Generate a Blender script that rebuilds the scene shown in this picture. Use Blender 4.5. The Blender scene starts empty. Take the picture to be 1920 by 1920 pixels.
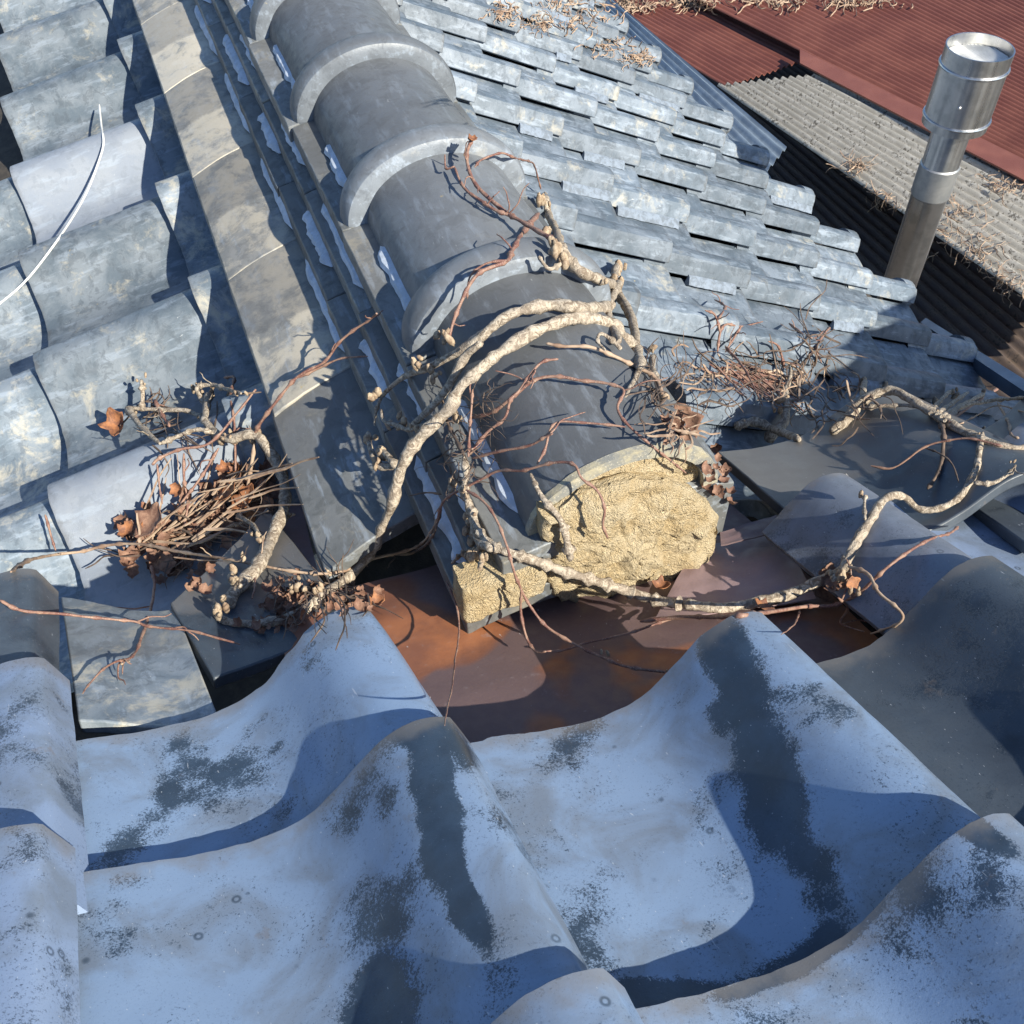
import bpy, bmesh, math, random
from mathutils import Vector, Matrix, noise
from mathutils.bvhtree import BVHTree
random.seed(7)
C = bpy.context.scene
COL = C.collection
PI = math.pi

# ------------------------------------------------------------------ camera
FPX = 1925.0
AZ, PITCH = math.radians(21.2), math.radians(48.6)
FH = Vector((math.sin(AZ), math.cos(AZ), 0))
CR = Vector((math.cos(AZ), -math.sin(AZ), 0))
CU = FH*math.sin(PITCH) + Vector((0, 0, 1))*math.cos(PITCH)
CF = FH*math.cos(PITCH) - Vector((0, 0, 1))*math.sin(PITCH)
cam_d = bpy.data.cameras.new('camera'); cam = bpy.data.objects.new('camera', cam_d); COL.objects.link(cam)
cam_d.sensor_width = 36; cam_d.sensor_fit = 'HORIZONTAL'; cam_d.lens = 36*FPX/1920
cam_d.clip_start = .01; cam_d.clip_end = 500
cam.matrix_world = Matrix(((CR.x, CU.x, -CF.x, 0), (CR.y, CU.y, -CF.y, 0), (CR.z, CU.z, -CF.z, 0), (0, 0, 0, 1)))
C.camera = cam

# ------------------------------------------------------------------ sky and sun
SUN = Vector((.60, -1.22, 1.0)).normalized()
W = bpy.data.worlds.new('World'); C.world = W; W.use_nodes = True
nt = W.node_tree; nt.nodes.clear()
sky = nt.nodes.new('ShaderNodeTexSky'); sky.sky_type = 'NISHITA'; sky.sun_disc = False
sky.sun_elevation = math.asin(SUN.z); sky.sun_rotation = math.atan2(SUN.x, SUN.y)
sky.air_density = 1.0; sky.dust_density = .3; sky.ozone_density = 4.5
bg = nt.nodes.new('ShaderNodeBackground'); bg.inputs[1].default_value = .094
wo = nt.nodes.new('ShaderNodeOutputWorld')
nt.links.new(sky.outputs[0], bg.inputs[0]); nt.links.new(bg.outputs[0], wo.inputs[0])
sl = bpy.data.lights.new('sun', 'SUN'); sl.energy = 5.0; sl.angle = math.radians(.5); sl.color = (1, .94, .80)
so = bpy.data.objects.new('sun', sl); COL.objects.link(so)
so.rotation_euler = SUN.to_track_quat('Z', 'Y').to_euler()
C.view_settings.view_transform = 'Standard'; C.view_settings.look = 'None'
C.view_settings.exposure = .93; C.view_settings.gamma = 1
C.cycles.max_bounces = 6

# ------------------------------------------------------------------ helpers
def ray(x, y): return CF + CR*((x-960)/FPX) - CU*((y-960)/FPX)
def onplane(x, y, n, c):
    r = ray(x, y); n = Vector(n); return r*(c/(r.dot(n)))
def atdepth(x, y, d): return ray(x, y)*d
def proj(P):
    d = P.dot(CF); return (960+FPX*P.dot(CR)/d, 960-FPX*P.dot(CU)/d) if d > .01 else (9e9, 9e9)
SOLIDS = []
def mesh(name, V, F, mat, parent=None, smooth=True, angle=35, uv=None):
    me = bpy.data.meshes.new(name); me.from_pydata([tuple(v) for v in V], [], F); me.update()
    if smooth:
        for p in me.polygons: p.use_smooth = True
        try: me.set_sharp_from_angle(angle=math.radians(angle))
        except Exception: pass
    me.materials.append(mat)
    o = bpy.data.objects.new(name, me); COL.objects.link(o)
    if parent is not None: o.parent = parent
    return o
def tag(o, label=None, cat=None, group=None, kind=None):
    if label: o['label'] = label
    if cat: o['category'] = cat
    if group: o['group'] = group
    if kind: o['kind'] = kind
    return o
def empty(name, label, cat, group=None, M=None):
    o = bpy.data.objects.new(name, None); COL.objects.link(o); o.empty_display_size = .02
    if M is not None: o.matrix_world = M
    return tag(o, label, cat, group)
def bevel(o, w=.002, seg=2, ang=40):
    m = o.modifiers.new('bevel', 'BEVEL'); m.width = w; m.segments = seg; m.limit_method = 'ANGLE'; m.angle_limit = math.radians(ang)
    m.harden_normals = False
def frame(X, Y, o):
    X = Vector(X).normalized(); Y = Vector(Y); Z = X.cross(Y).normalized(); Y = Z.cross(X).normalized()
    return Matrix(((X.x, Y.x, Z.x, o[0]), (X.y, Y.y, Z.y, o[1]), (X.z, Y.z, Z.z, o[2]), (0, 0, 0, 1)))
def nz(p, s=1.0): return noise.noise(Vector(p)*s)
def fb(p, s=1.0, o=4): return noise.fractal(Vector(p)*s, 1.0, 2.0, o)
ORD = ['zeroth', 'first', 'second', 'third', 'fourth', 'fifth', 'sixth', 'seventh', 'eighth', 'ninth', 'tenth', 'eleventh', 'twelfth', 'thirteenth', 'fourteenth', 'fifteenth', 'sixteenth']

# ------------------------------------------------------------------ materials
class NB:
    def __init__(s, name):
        s.m = bpy.data.materials.new(name); s.m.use_nodes = True; s.t = s.m.node_tree; s.t.nodes.clear()
        s.out = s.n('ShaderNodeOutputMaterial'); s.b = s.n('ShaderNodeBsdfPrincipled'); s.l(s.b.outputs[0], s.out.inputs[0])
        tc = s.n('ShaderNodeTexCoord'); s.obj = tc.outputs['Object']
        s.rand = s.n('ShaderNodeObjectInfo').outputs['Random']
    def n(s, k): return s.t.nodes.new(k)
    def l(s, a, b): s.t.links.new(a, b)
    def seed(s, mul=17.0):
        c = s.n('ShaderNodeVectorMath'); c.operation = 'ADD'; s.l(s.obj, c.inputs[0])
        k = s.math('MULTIPLY', s.rand, mul); cmb = s.n('ShaderNodeCombineXYZ'); s.l(k, cmb.inputs[0]); s.l(k, cmb.inputs[1]); s.l(k, cmb.inputs[2])
        s.l(cmb.outputs[0], c.inputs[1]); return c.outputs[0]
    def scale(s, v, sc):
        m = s.n('ShaderNodeMapping'); s.l(v, m.inputs[0]); m.inputs['Scale'].default_value = sc; return m.outputs[0]
    def noise(s, v, sc, det=5, rough=.6, dist=0):
        k = s.n('ShaderNodeTexNoise'); s.l(v, k.inputs['Vector']); k.inputs['Scale'].default_value = sc; k.inputs['Detail'].default_value = det
        k.inputs['Roughness'].default_value = rough; k.inputs['Distortion'].default_value = dist; return k.outputs['Fac']
    def vor(s, v, sc, feat='F1', out='Distance', rnd=1):
        k = s.n('ShaderNodeTexVoronoi'); k.feature = feat; s.l(v, k.inputs['Vector']); k.inputs['Scale'].default_value = sc; k.inputs['Randomness'].default_value = rnd; return k.outputs[out]
    def math(s, op, a, b=None, c=None, clamp=False):
        k = s.n('ShaderNodeMath'); k.operation = op; k.use_clamp = clamp
        for i, x in enumerate((a, b, c)):
            if x is None: continue
            if isinstance(x, (int, float)): k.inputs[i].default_value = x
            else: s.l(x, k.inputs[i])
        return k.outputs[0]
    def ramp(s, f, a, b, va=0.0, vb=1.0):
        k = s.n('ShaderNodeMapRange'); k.interpolation_type = 'SMOOTHSTEP'; s.l(f, k.inputs[0])
        for i, x in zip((1, 2, 3, 4), (a, b, va, vb)): k.inputs[i].default_value = x
        return k.outputs[0]
    def mix(s, f, a, b, mode='MIX'):
        k = s.n('ShaderNodeMix'); k.data_type = 'RGBA'; k.blend_type = mode; k.clamp_factor = True
        for idx, x in ((0, f), (6, a), (7, b)):
            if isinstance(x, (int, float)): k.inputs[idx].default_value = x
            elif isinstance(x, (tuple, list)): k.inputs[idx].default_value = (*x, 1) if len(x) == 3 else x
            else: s.l(x, k.inputs[idx])
        return k.outputs[2]
    def xyz(s, v):
        k = s.n('ShaderNodeSeparateXYZ'); s.l(v, k.inputs[0]); return k.outputs
    def set(s, nm, v):
        if isinstance(v, (int, float)): s.b.inputs[nm].default_value = v
        elif isinstance(v, (tuple, list)): s.b.inputs[nm].default_value = (*v, 1)
        else: s.l(v, s.b.inputs[nm])
    def bump(s, h, strength=.3, dist=.002):
        k = s.n('ShaderNodeBump'); k.inputs['Strength'].default_value = strength; k.inputs['Distance'].default_value = dist
        s.l(h, k.inputs['Height']); s.l(k.outputs[0], s.b.inputs['Normal'])

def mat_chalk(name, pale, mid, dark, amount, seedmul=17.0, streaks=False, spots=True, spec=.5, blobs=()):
    """smoked tile whose pale chalky film has worn off in speckled dark patches"""
    b = NB(name); v = b.seed(seedmul)
    big = b.noise(v, 9, 3, .55, .4); med = b.noise(v, 34, 4, .6); sp = b.noise(v, 420, 4, .8); sp2 = b.noise(v, 900, 2, .6)
    sx = b.scale(v, (60, 8, 60)); st = b.noise(sx, 1.0, 4, .6)
    tone = b.noise(v, 14, 6, .62, .6)
    pale2 = b.mix(b.ramp(tone, .42, .68), pale, mid)
    # worn patches: large blobs with speckled rims
    k = b.math('ADD', b.math('MULTIPLY', big, .60), b.math('ADD', b.math('MULTIPLY', med, .18), b.math('ADD', b.math('MULTIPLY', sp, .24), b.math('MULTIPLY', sp2, .10))))
    if blobs:
        q = b.xyz(b.obj)
        for (bx, by, ax, ay, cx_, cy_, amp) in blobs:
            det = ax*cy_-ay*cx_
            X = b.math('SUBTRACT', q[0], bx); Y = b.math('SUBTRACT', q[1], by)
            uu = b.math('ADD', b.math('MULTIPLY', X, cy_/det), b.math('MULTIPLY', Y, -cx_/det))
            vv = b.math('ADD', b.math('MULTIPLY', X, -ay/det), b.math('MULTIPLY', Y, ax/det))
            d = b.math('SQRT', b.math('ADD', b.math('MULTIPLY', uu, uu), b.math('MULTIPLY', vv, vv)))
            k = b.math('ADD', k, b.math('MULTIPLY', b.math('SUBTRACT', 1.25, d, clamp=True), amp))
    m = b.ramp(k, amount-.005, amount+.05)
    m = b.math('MULTIPLY', m, b.ramp(b.noise(v, 260, 4, .8), .76, .60, .78, 1.0))
    dark = b.mix(b.ramp(b.noise(v, 30, 4, .6), .35, .65), dark, tuple(c*1.8 for c in dark))
    col = b.mix(b.math('MULTIPLY', m, .93), pale2, dark)
    fleck = b.ramp(b.noise(v, 330, 4, .8), .57, .62)
    fz = b.ramp(b.noise(v, 13, 4, .65), .44, .60)
    col = b.mix(b.math('MULTIPLY', b.math('MULTIPLY', fleck, fz), .75), col, dark)
    lt = b.ramp(b.noise(b.scale(v, (1, .5, 1)), 420, 2, .6), .71, .76)
    col = b.mix(b.math('MULTIPLY', lt, .5), col, (.55, .57, .6))
    if spots:
        d = b.vor(v, 42); ring = b.math('MULTIPLY', b.ramp(d, .05, .10), b.ramp(d, .19, .11))
        gate = b.ramp(b.vor(v, 42, out='Color'), .70, .74)
        zone = b.ramp(b.noise(v, 12, 2, .5), .44, .54)
        col = b.mix(b.math('MULTIPLY', b.math('MULTIPLY', ring, gate), b.math('MULTIPLY', zone, .7)), col, dark)
    tiny = b.ramp(b.noise(v, 620, 3, .75), .60, .66); col = b.mix(b.math('MULTIPLY', tiny, .30), col, dark)
    scr = b.ramp(b.noise(b.scale(v, (1, .12, 1)), 190, 3, .75), .70, .74); col = b.mix(b.math('MULTIPLY', scr, .45), col, (.50, .52, .56))
    brn = b.ramp(b.noise(v, 24, 5, .7), .64, .72); col = b.mix(b.math('MULTIPLY', brn, .35), col, (.16, .13, .11))
    # rub wear / dirty brown tint along the exposed lower edge
    y = b.xyz(b.obj)[1]
    e = b.ramp(b.math('ADD', y, b.math('MULTIPLY', b.math('SUBTRACT', med, .5), .05)), -.022, .002)
    col = b.mix(b.math('MULTIPLY', e, .6), col, (.17, .155, .14))
    val = b.math('ADD', b.math('MULTIPLY', b.rand, .22), .89)
    col = b.mix(1.0, col, val, 'MULTIPLY') if False else col
    hs = b.n('ShaderNodeHueSaturation'); b.l(val, hs.inputs['Value']); b.l(col, hs.inputs['Color']); col = hs.outputs[0]
    b.set('Base Color', col)
    b.set('Roughness', b.math('SUBTRACT', b.ramp(med, .35, .65, .38, .52), b.math('MULTIPLY', m, .10)))
    b.set('Specular IOR Level', spec)
    b.bump(b.math('ADD', b.math('MULTIPLY', sp, .5), b.math('ADD', b.math('MULTIPLY', m, -.6), b.math('MULTIPLY', med, .35))), .30, .0010)
    return b.m

def mat_wing(name, c1, c2, cream, dark, creamy=.6, strong=1.0):
    """older smoked tile: mottled blue grey with brushed streaks and cream lichen"""
    b = NB(name); v = b.seed(23.0)
    n1 = b.noise(v, 13, 6, .68, .35); n2 = b.noise(v, 45, 6, .7, .5); st = b.noise(b.scale(v, (70, 14, 70)), 1, 4, .65)
    col = b.mix(b.ramp(n1, .38, .62), c1, c2)
    col = b.mix(b.math('MULTIPLY', b.ramp(st, .52, .66), .35), col, (.36, .42, .50))
    col = b.mix(b.math('MULTIPLY', b.ramp(n2, .5, .62), .45), col, dark)
    nc = b.noise(v, 17, 7, .72, .35)
    off = b.math('MULTIPLY', b.math('SUBTRACT', b.rand, .5), .10)
    col = b.mix(b.math('MULTIPLY', b.ramp(b.math('ADD', nc, off), creamy-.02, creamy+.14), .70*strong), col, cream)
    nl = b.noise(v, 22, 6, .7); col = b.mix(b.math('MULTIPLY', b.ramp(nl, .70, .74), .8), col, (.42, .33, .17))
    fine = b.noise(v, 500, 2, .6); col = b.mix(b.math('MULTIPLY', b.ramp(fine, .64, .72), .35), col, dark)
    sc = b.ramp(b.noise(b.scale(v, (1, .35, 1)), 160, 3, .7), .70, .74); col = b.mix(b.math('MULTIPLY', sc, .5), col, (.5, .52, .54))
    y = b.xyz(b.obj)[1]
    e = b.ramp(b.math('ADD', y, b.math('MULTIPLY', b.math('SUBTRACT', n2, .5), .03)), -.010, .002)
    col = b.mix(b.math('MULTIPLY', e, .5), col, (.10, .10, .10))
    hs = b.n('ShaderNodeHueSaturation'); b.l(b.math('ADD', b.math('MULTIPLY', b.rand, .45), .76), hs.inputs['Value']); b.l(col, hs.inputs['Color'])
    b.set('Base Color', hs.outputs[0]); b.set('Roughness', b.ramp(n2, .3, .7, .40, .62)); b.set('Specular IOR Level', .5)
    b.bump(b.math('ADD', b.math('MULTIPLY', n2, 1.0), b.math('MULTIPLY', fine, .35)), .35, .0015)
    return b.m

def mat_simple(name, c1, c2, rough=.7, sc=20, bumpd=.002, metal=0, bs=.4, c3=None, dist=.3, th=(.4, .62)):
    b = NB(name); v = b.seed()
    n = b.noise(v, sc, 6, .65, dist); f = b.noise(v, sc*12, 3, .6)
    col = b.mix(b.ramp(n, *th), c1, c2)
    if c3: col = b.mix(b.math('MULTIPLY', b.ramp(f, .56, .68), .8), col, c3)
    b.set('Base Color', col); b.set('Roughness', rough); b.set('Metallic', metal)
    b.bump(b.math('ADD', n, b.math('MULTIPLY', f, .4)), bs, bumpd)
    return b.m

M_FG = mat_chalk('chalky_glaze_tile', (.20, .28, .41), (.155, .19, .245), (.013, .023, .038), .60)
M_FG2 = mat_chalk('chalky_glaze_tile_pale', (.21, .275, .40), (.16, .195, .25), (.022, .032, .048), .630)
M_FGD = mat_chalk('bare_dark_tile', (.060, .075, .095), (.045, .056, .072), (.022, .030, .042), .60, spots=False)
M_FGM = mat_chalk('mottled_purple_tile', (.15, .17, .215), (.11, .125, .155), (.035, .042, .055), .575)
M_LW = mat_wing('weathered_tile', (.115, .145, .175), (.20, .23, .26), (.46, .42, .33), (.055, .07, .088), .53)
M_LWP = mat_wing('lavender_tile', (.235, .265, .315), (.27, .295, .335), (.36, .35, .33), (.18, .205, .24), .66, .5)
M_RW = mat_wing('right_slope_tile', (.085, .11, .14), (.155, .185, .225), (.32, .30, .25), (.04, .052, .068), .585)
M_STRIP = mat_wing('ridge_base_tile', (.19, .19, .18), (.27, .265, .25), (.50, .45, .36), (.10, .105, .11), .40, 1.0)
M_TUBE = mat_wing('ridge_round_tile', (.135, .15, .17), (.18, .20, .225), (.30, .29, .26), (.075, .085, .10), .64, .7)
M_TUBED = mat_wing('dark_round_tile', (.060, .070, .084), (.085, .095, .11), (.16, .165, .17), (.035, .04, .048), .66, .5)
M_NOSHI = mat_wing('thin_ridge_tile', (.115, .12, .12), (.16, .165, .165), (.34, .30, .22), (.065, .07, .07), .58)
M_PLASTER = mat_simple('white_lime_plaster', (.50, .56, .66), (.40, .45, .52), .8, 60, .002, c3=(.40, .40, .38))
M_SEAM = mat_simple('dirty_lime_seam', (.19, .23, .29), (.12, .145, .18), .8, 70, .002, c3=(.14, .14, .13))
M_RIM = mat_simple('worn_tile_rim', (.20, .20, .185), (.36, .32, .22), .85, 45, .002, c3=(.50, .46, .36))
M_DECK = mat_simple('old_roof_deck', (.035, .030, .026), (.06, .05, .04), .9, 30, .004)

def mat_mortar():
    b = NB('ochre_clay_mortar'); v = b.seed()
    n = b.noise(v, 28, 7, .7, .6); f = b.noise(v, 190, 4, .75); g = b.noise(v, 620, 2, .7)
    col = b.mix(b.ramp(n, .35, .62), (.58, .44, .25), (.68, .56, .37))
    col = b.mix(b.math('MULTIPLY', b.ramp(f, .57, .68), .65), col, (.26, .18, .085))
    col = b.mix(b.math('MULTIPLY', b.ramp(g, .60, .70), .6), col, (.75, .66, .44))
    col = b.mix(b.math('MULTIPLY', b.ramp(b.noise(v, 14, 4, .6), .60, .70), .55), col, (.36, .32, .24))
    col = b.mix(b.math('MULTIPLY', b.ramp(b.noise(v, 30, 5, .7), .69, .73), .9), col, (.78, .77, .74))
    b.set('Base Color', col); b.set('Roughness', .95); b.set('Specular IOR Level', .15)
    pit = b.ramp(b.vor(v, 190), .02, .13); col2 = b.mix(b.math('MULTIPLY', b.math('SUBTRACT', 1.0, pit), b.ramp(f, .45, .6)), col, (.17, .12, .06)); b.set('Base Color', col2)
    b.bump(b.math('ADD', b.math('MULTIPLY', pit, .8), b.math('ADD', b.math('MULTIPLY', f, 1.6), b.math('MULTIPLY', g, .8))), 1.0, .007)
    return b.m
M_MORTAR = mat_mortar()

def mat_rust(name, c_paint, c_rust, amount=.5, orange=(.36, .135, .055)):
    b = NB(name); v = b.obj
    n = b.noise(v, 5.5, 3, .5, .5); f = b.noise(v, 60, 5, .7); g = b.noise(v, 420, 2, .6)
    m = b.ramp(n, amount, amount+.07)
    col = b.mix(m, c_paint, c_rust)
    col = b.mix(b.math('MULTIPLY', b.math('MULTIPLY', m, b.ramp(b.noise(v, 9, 4, .6), .45, .65)), .8), col, orange)
    col = b.mix(b.math('MULTIPLY', b.ramp(f, .6, .75), .4), col, (.30, .25, .25))
    col = b.mix(b.math('MULTIPLY', b.ramp(b.noise(b.scale(v, (1, .3, 1)), 130, 3, .7), .71, .75), .6), col, (.6, .6, .62))
    b.set('Base Color', col); b.set('Roughness', b.ramp(f, .3, .7, .45, .75)); b.bump(b.math('ADD', f, b.math('MULTIPLY', g, .4)), .3, .0012)
    return b.m
M_RUST = mat_rust('rusty_painted_steel', (.13, .085, .085), (.20, .08, .045), .50)
M_RUST2 = mat_rust('faded_purple_steel', (.25, .175, .18), (.26, .15, .08), .60)

def mat_bark():
    b = NB('pale_vine_bark'); v = b.obj
    n = b.noise(v, 120, 5, .75, 1.2); f = b.noise(v, 480, 3, .7); lo = b.noise(v, 25, 3, .6)
    col = b.mix(b.ramp(n, .40, .62), (.20, .155, .115), (.56, .48, .38))
    col = b.mix(b.ramp(lo, .45, .65, 0, .4), col, (.34, .29, .24))
    col = b.mix(b.math('MULTIPLY', b.ramp(f, .62, .7), .5), col, (.09, .07, .05))
    b.set('Base Color', col); b.set('Roughness', .9); b.set('Specular IOR Level', .2)
    b.bump(b.math('ADD', n, b.math('MULTIPLY', f, .6)), .9, .003)
    return b.m
M_BARK = mat_bark()
M_TWIG = mat_simple('red_brown_twig', (.15, .065, .05), (.27, .16, .115), .65, 60, .001, c3=(.42, .33, .25))
M_DTWIG = mat_simple('dark_twig', (.07, .05, .04), (.16, .11, .08), .8, 60, .001)
M_BUD = mat_simple('bud_scales', (.42, .33, .23), (.24, .165, .11), .85, 150, .002, c3=(.10, .07, .05), bs=.8)
M_STRAW = mat_simple('dry_straw_twig', (.38, .28, .20), (.22, .14, .095), .8, 40, .001)
M_LEAF = mat_simple('dry_orange_leaf', (.30, .125, .05), (.14, .06, .035), .7, 90, .001, c3=(.08, .035, .02))
M_LEAF2 = mat_simple('dry_brown_leaf', (.15, .075, .05), (.26, .15, .10), .75, 90, .001, c3=(.06, .035, .025))
M_WIRE = mat_simple('white_wire', (.72, .72, .70), (.6, .6, .58), .5, 30, .0003)

# ------------------------------------------------------------------ tile geometry
PU = [(0, -.012), (.06, -.015), (.14, -.020), (.25, -.028), (.36, -.0325), (.46, -.0325), (.55, -.026), (.63, -.010), (.70, .010), (.76, .026), (.82, .035), (.88, .037), (.93, .0345), (.96, .029), (1.0, .020)]
def prof(u, k=1.0):
    if u <= 0: return PU[0][1]*k
    if u > .955: return k*(.030-.031*min(1, (u-.955)/.045))
    for i in range(len(PU)-1):
        if PU[i][0] <= u <= PU[i+1][0]:
            p0 = PU[max(i-1, 0)]; p1 = PU[i]; p2 = PU[i+1]; p3 = PU[min(i+2, len(PU)-1)]
            t = (u-p1[0])/(p2[0]-p1[0]); d = p2[0]-p1[0]
            m1 = (p2[1]-p0[1])/(p2[0]-p0[0])*d; m2 = (p3[1]-p1[1])/(p3[0]-p1[0])*d
            return k*((2*t**3-3*t*t+1)*p1[1]+(t**3-2*t*t+t)*m1+(-2*t**3+3*t*t)*p2[1]+(t**3-t*t)*m2)
    return PU[-1][1]*k
def tile_mesh(w, L, th=.015, k=1.0, u0=0.0, u1=1.0, seed=0, nu=34, nv=12, chips=(), edge=None, rough=.0003, warp=0.0):
    """solid S tile; x from -w (trough side) to 0 (hump side), y from -L (upper end, under the next tile) to 0 (lower end)"""
    V = []; F = []
    us = [u0+(u1-u0)*i/nu for i in range(nu+1)]
    def P(i, j, bot):
        u = us[i]; y = -L*(1-j/nv)
        if j == nv:
            y += edge(u) if edge else 0
            y += .0012*fb((u*9, seed*3.1, 0), 2)
            for (cu, cr, cd) in chips:
                q = abs(u-cu)/cr
                if q < 1: y -= cd*(1-q*q)*(1+.5*nz((u*80, seed, 0)))
        elif edge: y += edge(u)*(j/nv)
        # normal of profile for thickness
        e = .004; dz = (prof(u+e, k)-prof(u-e, k))/(2*e*w) if 0.01 < u < .99 else (prof(min(u+e, 1), k)-prof(max(u-e, 0), k))/(e*w)
        n = Vector((-dz, 0, 1)).normalized()
        x = -w*(1-u)+ .0008*fb((seed, y*9, u), 2)
        z = prof(u, k)+rough*fb((x*25, y*25, seed), 1)*2+warp*math.sin(2.3*u+seed)*(y/L)
        p = Vector((x, y, z))
        if bot: p -= n*th
        return p
    for bot in (0, 1):
        for j in range(nv+1):
            for i in range(nu+1): V.append(P(i, j, bot))
    n1 = nu+1; off = n1*(nv+1)
    for j in range(nv):
        for i in range(nu):
            a = j*n1+i; F.append((a, a+1, a+n1+1, a+n1)); F.append((off+a, off+a+n1, off+a+n1+1, off+a+1))
    for i in range(nu):
        a = i; F.append((a, off+a, off+a+1, a+1)); a = nv*n1+i; F.append((a, a+1, off+a+1, off+a))
    for j in range(nv):
        a = j*n1; F.append((a, a+n1, off+a+n1, off+a)); a = j*n1+nu; F.append((a, off+a, off+a+n1, a+n1))
    return V, F
def jitter(M, r=.002, a=.012):
    R = Matrix.Rotation(random.uniform(-a, a), 4, 'X') @ Matrix.Rotation(random.uniform(-a, a), 4, 'Y') @ Matrix.Rotation(random.uniform(-a*.6, a*.6), 4, 'Z')
    return M @ Matrix.Translation((random.uniform(-r, r), random.uniform(-2*r, 2*r), random.uniform(-r*.3, r*.6))) @ R
def in_view(M, w, L, pad=40):
    pts = [M @ Vector((x, y, 0)) for x in (-w, -w*.5, 0) for y in (-L*.7, 0)]
    q = [proj(p) for p in pts]
    q = [p for p in q if p[0] < 1e8]
    return bool(q) and min(p[0] for p in q) < 1920+pad and max(p[0] for p in q) > -pad and min(p[1] for p in q) < 1920+pad and max(p[1] for p in q) > -pad

# ================================================================== FOREGROUND ROOF (falls away from the camera)
FS, FT, FHH = .08, .42, .57
def fgz(x, y): return -FHH-FS*x-FT*y
FW = .302
def fg_frame(x, y, lift=.085, dz=0.0, yaw=0.0):
    M = frame((1, 0, -FS), (0, 1, -FT+lift), (x, y, fgz(x, y)+dz))
    return M @ Matrix.Rotation(yaw, 4, 'Z')
def fg_tile(x, y, label, mat=M_FG, L=.29, k=1.0, **kw):
    fk = {q: kw.pop(q) for q in ('lift', 'dz', 'yaw') if q in kw}
    V, F = tile_mesh(FW*1.02, L, .015, k, seed=x*7+y*13, nu=64, nv=24, **kw)
    o = mesh('clay_tile', V, F, mat); bevel(o, .0022, 3); o.matrix_world = fg_frame(x, y, **fk)
    tag(o, label, 'roof tile', 'large tiles of the foreground slope'); SOLIDS.append(o); return o
G = [
 (-.185, .407, 'pale blue tile at the left edge with a long straight dark side gap', M_FG2, {}),
 (-.197, .627, 'pale tile at the left edge whose side edge throws a thin dark gap', M_FG2, dict(yaw=.04)),
 (-.215, .803, 'grey tile at the left edge just below the leaf litter, a red twig crossing it', M_FGD, {}),
 (-.175, .19, 'smooth pale blue tile in the bottom left corner', M_FG2, {}),
 (.132, .155, 'pale tile hump at the bottom edge, ending in a square corner', M_FG, dict(k=.84, chips=((.0, .03, .006),))),
 (.116, .394, 'pale tile with a dark streak running down its hump, left of centre', M_FG, {}),
 (.092, .578, 'pale grey tile whose rounded hump meets the rusty flashing', M_FG2, dict(chips=((.62, .04, .004), (.72, .03, .003)), yaw=.085, L=.25)),
 (.110, -.045, 'tile cut off by the bottom edge with only its rounded hump showing', M_FG, {}),
 (.424, .149, 'bright blue tile in the bottom right corner with scabby dark flakes on its crest', M_FG2, dict(chips=((.02, .035, .012),))),
 (.414, .411, 'pale tile with a wide dark band and ring shaped spots, right of centre', M_FG, dict(chips=((.05, .05, .004),))),
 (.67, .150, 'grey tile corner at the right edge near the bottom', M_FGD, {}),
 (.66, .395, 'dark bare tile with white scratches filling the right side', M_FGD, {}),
 (.655, .60, 'dark mottled tile under the pale bent vine on the right', M_FGM, dict(u0=.60)),
 (.965, .40, 'grey tile beyond the dark bare one at the right edge', M_FG2, {}),
 (.96, .61, 'speckled blue tile at the right edge in shade', M_FG2, {}),
]
STAIN = {5: [((825, 1560), (32, 150), (44, -8), .28), ((885, 1730), (25, 70), (30, -8), .24), ((690, 1840), (0, 110), (110, 0), .30), ((700, 1680), (0, 90), (100, 0), .14)],
 6: [((420, 1560), (170, -25), (0, 60), .34), ((370, 1400), (150, 0), (0, 70), .12)],
 9: [((1370, 1270), (30, 85), (52, -12), .27), ((1450, 1440), (50, 100), (55, -20), .27), ((1560, 1590), (60, 80), (45, -25), .20), ((1250, 1770), (120, -20), (0, 40), .30), ((1480, 1700), (120, -50), (20, 40), .2)],
 8: [((1800, 1600), (110, 60), (12, -16), .18), ((1500, 1730), (140, -60), (6, 20), .24)],
 99: [((1500, 925), (60, 5), (0, 30), .2), ((1640, 1080), (40, 60), (50, 0), .22)]}
for gi, (x, y, lab, m, kw) in enumerate(G):
    if gi in STAIN:
        Mi = fg_frame(x, y).inverted(); bl = []
        def loc(px, py): return Mi @ onplane(px, py, (FS, FT, 1), -FHH+.01)
        for (c_, a_, b_, amp) in STAIN[gi]:
            p0 = loc(*c_); pa = loc(c_[0]+a_[0], c_[1]+a_[1])-p0; pb = loc(c_[0]+b_[0], c_[1]+b_[1])-p0
            bl.append((p0.x, p0.y, pa.x, pa.y, pb.x, pb.y, amp))
        m = mat_chalk('stained_glaze_tile', (.20, .28, .41), (.155, .19, .245), (.013, .023, .038), .615, blobs=bl)
    fg_tile(x, y, lab, m, **kw)

# broken dark tile left in the valley, cut valley tiles on the right
def free_tile(label, px, py, n, c, yaw, w, L, mat, **kw):
    P = onplane(px, py, n, c)
    N = Vector(n).normalized(); X = Vector((1, 0, 0)); X = (X-N*X.dot(N)).normalized(); Y = N.cross(X)
    V, F = tile_mesh(w, L, .015, nu=56, nv=16, **kw)
    o = mesh('clay_tile', V, F, mat); bevel(o, .002, 2)
    o.matrix_world = frame(X, Y, P) @ Matrix.Rotation(yaw, 4, 'Z')
    tag(o, label, 'roof tile'); SOLIDS.append(o); return o

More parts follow.
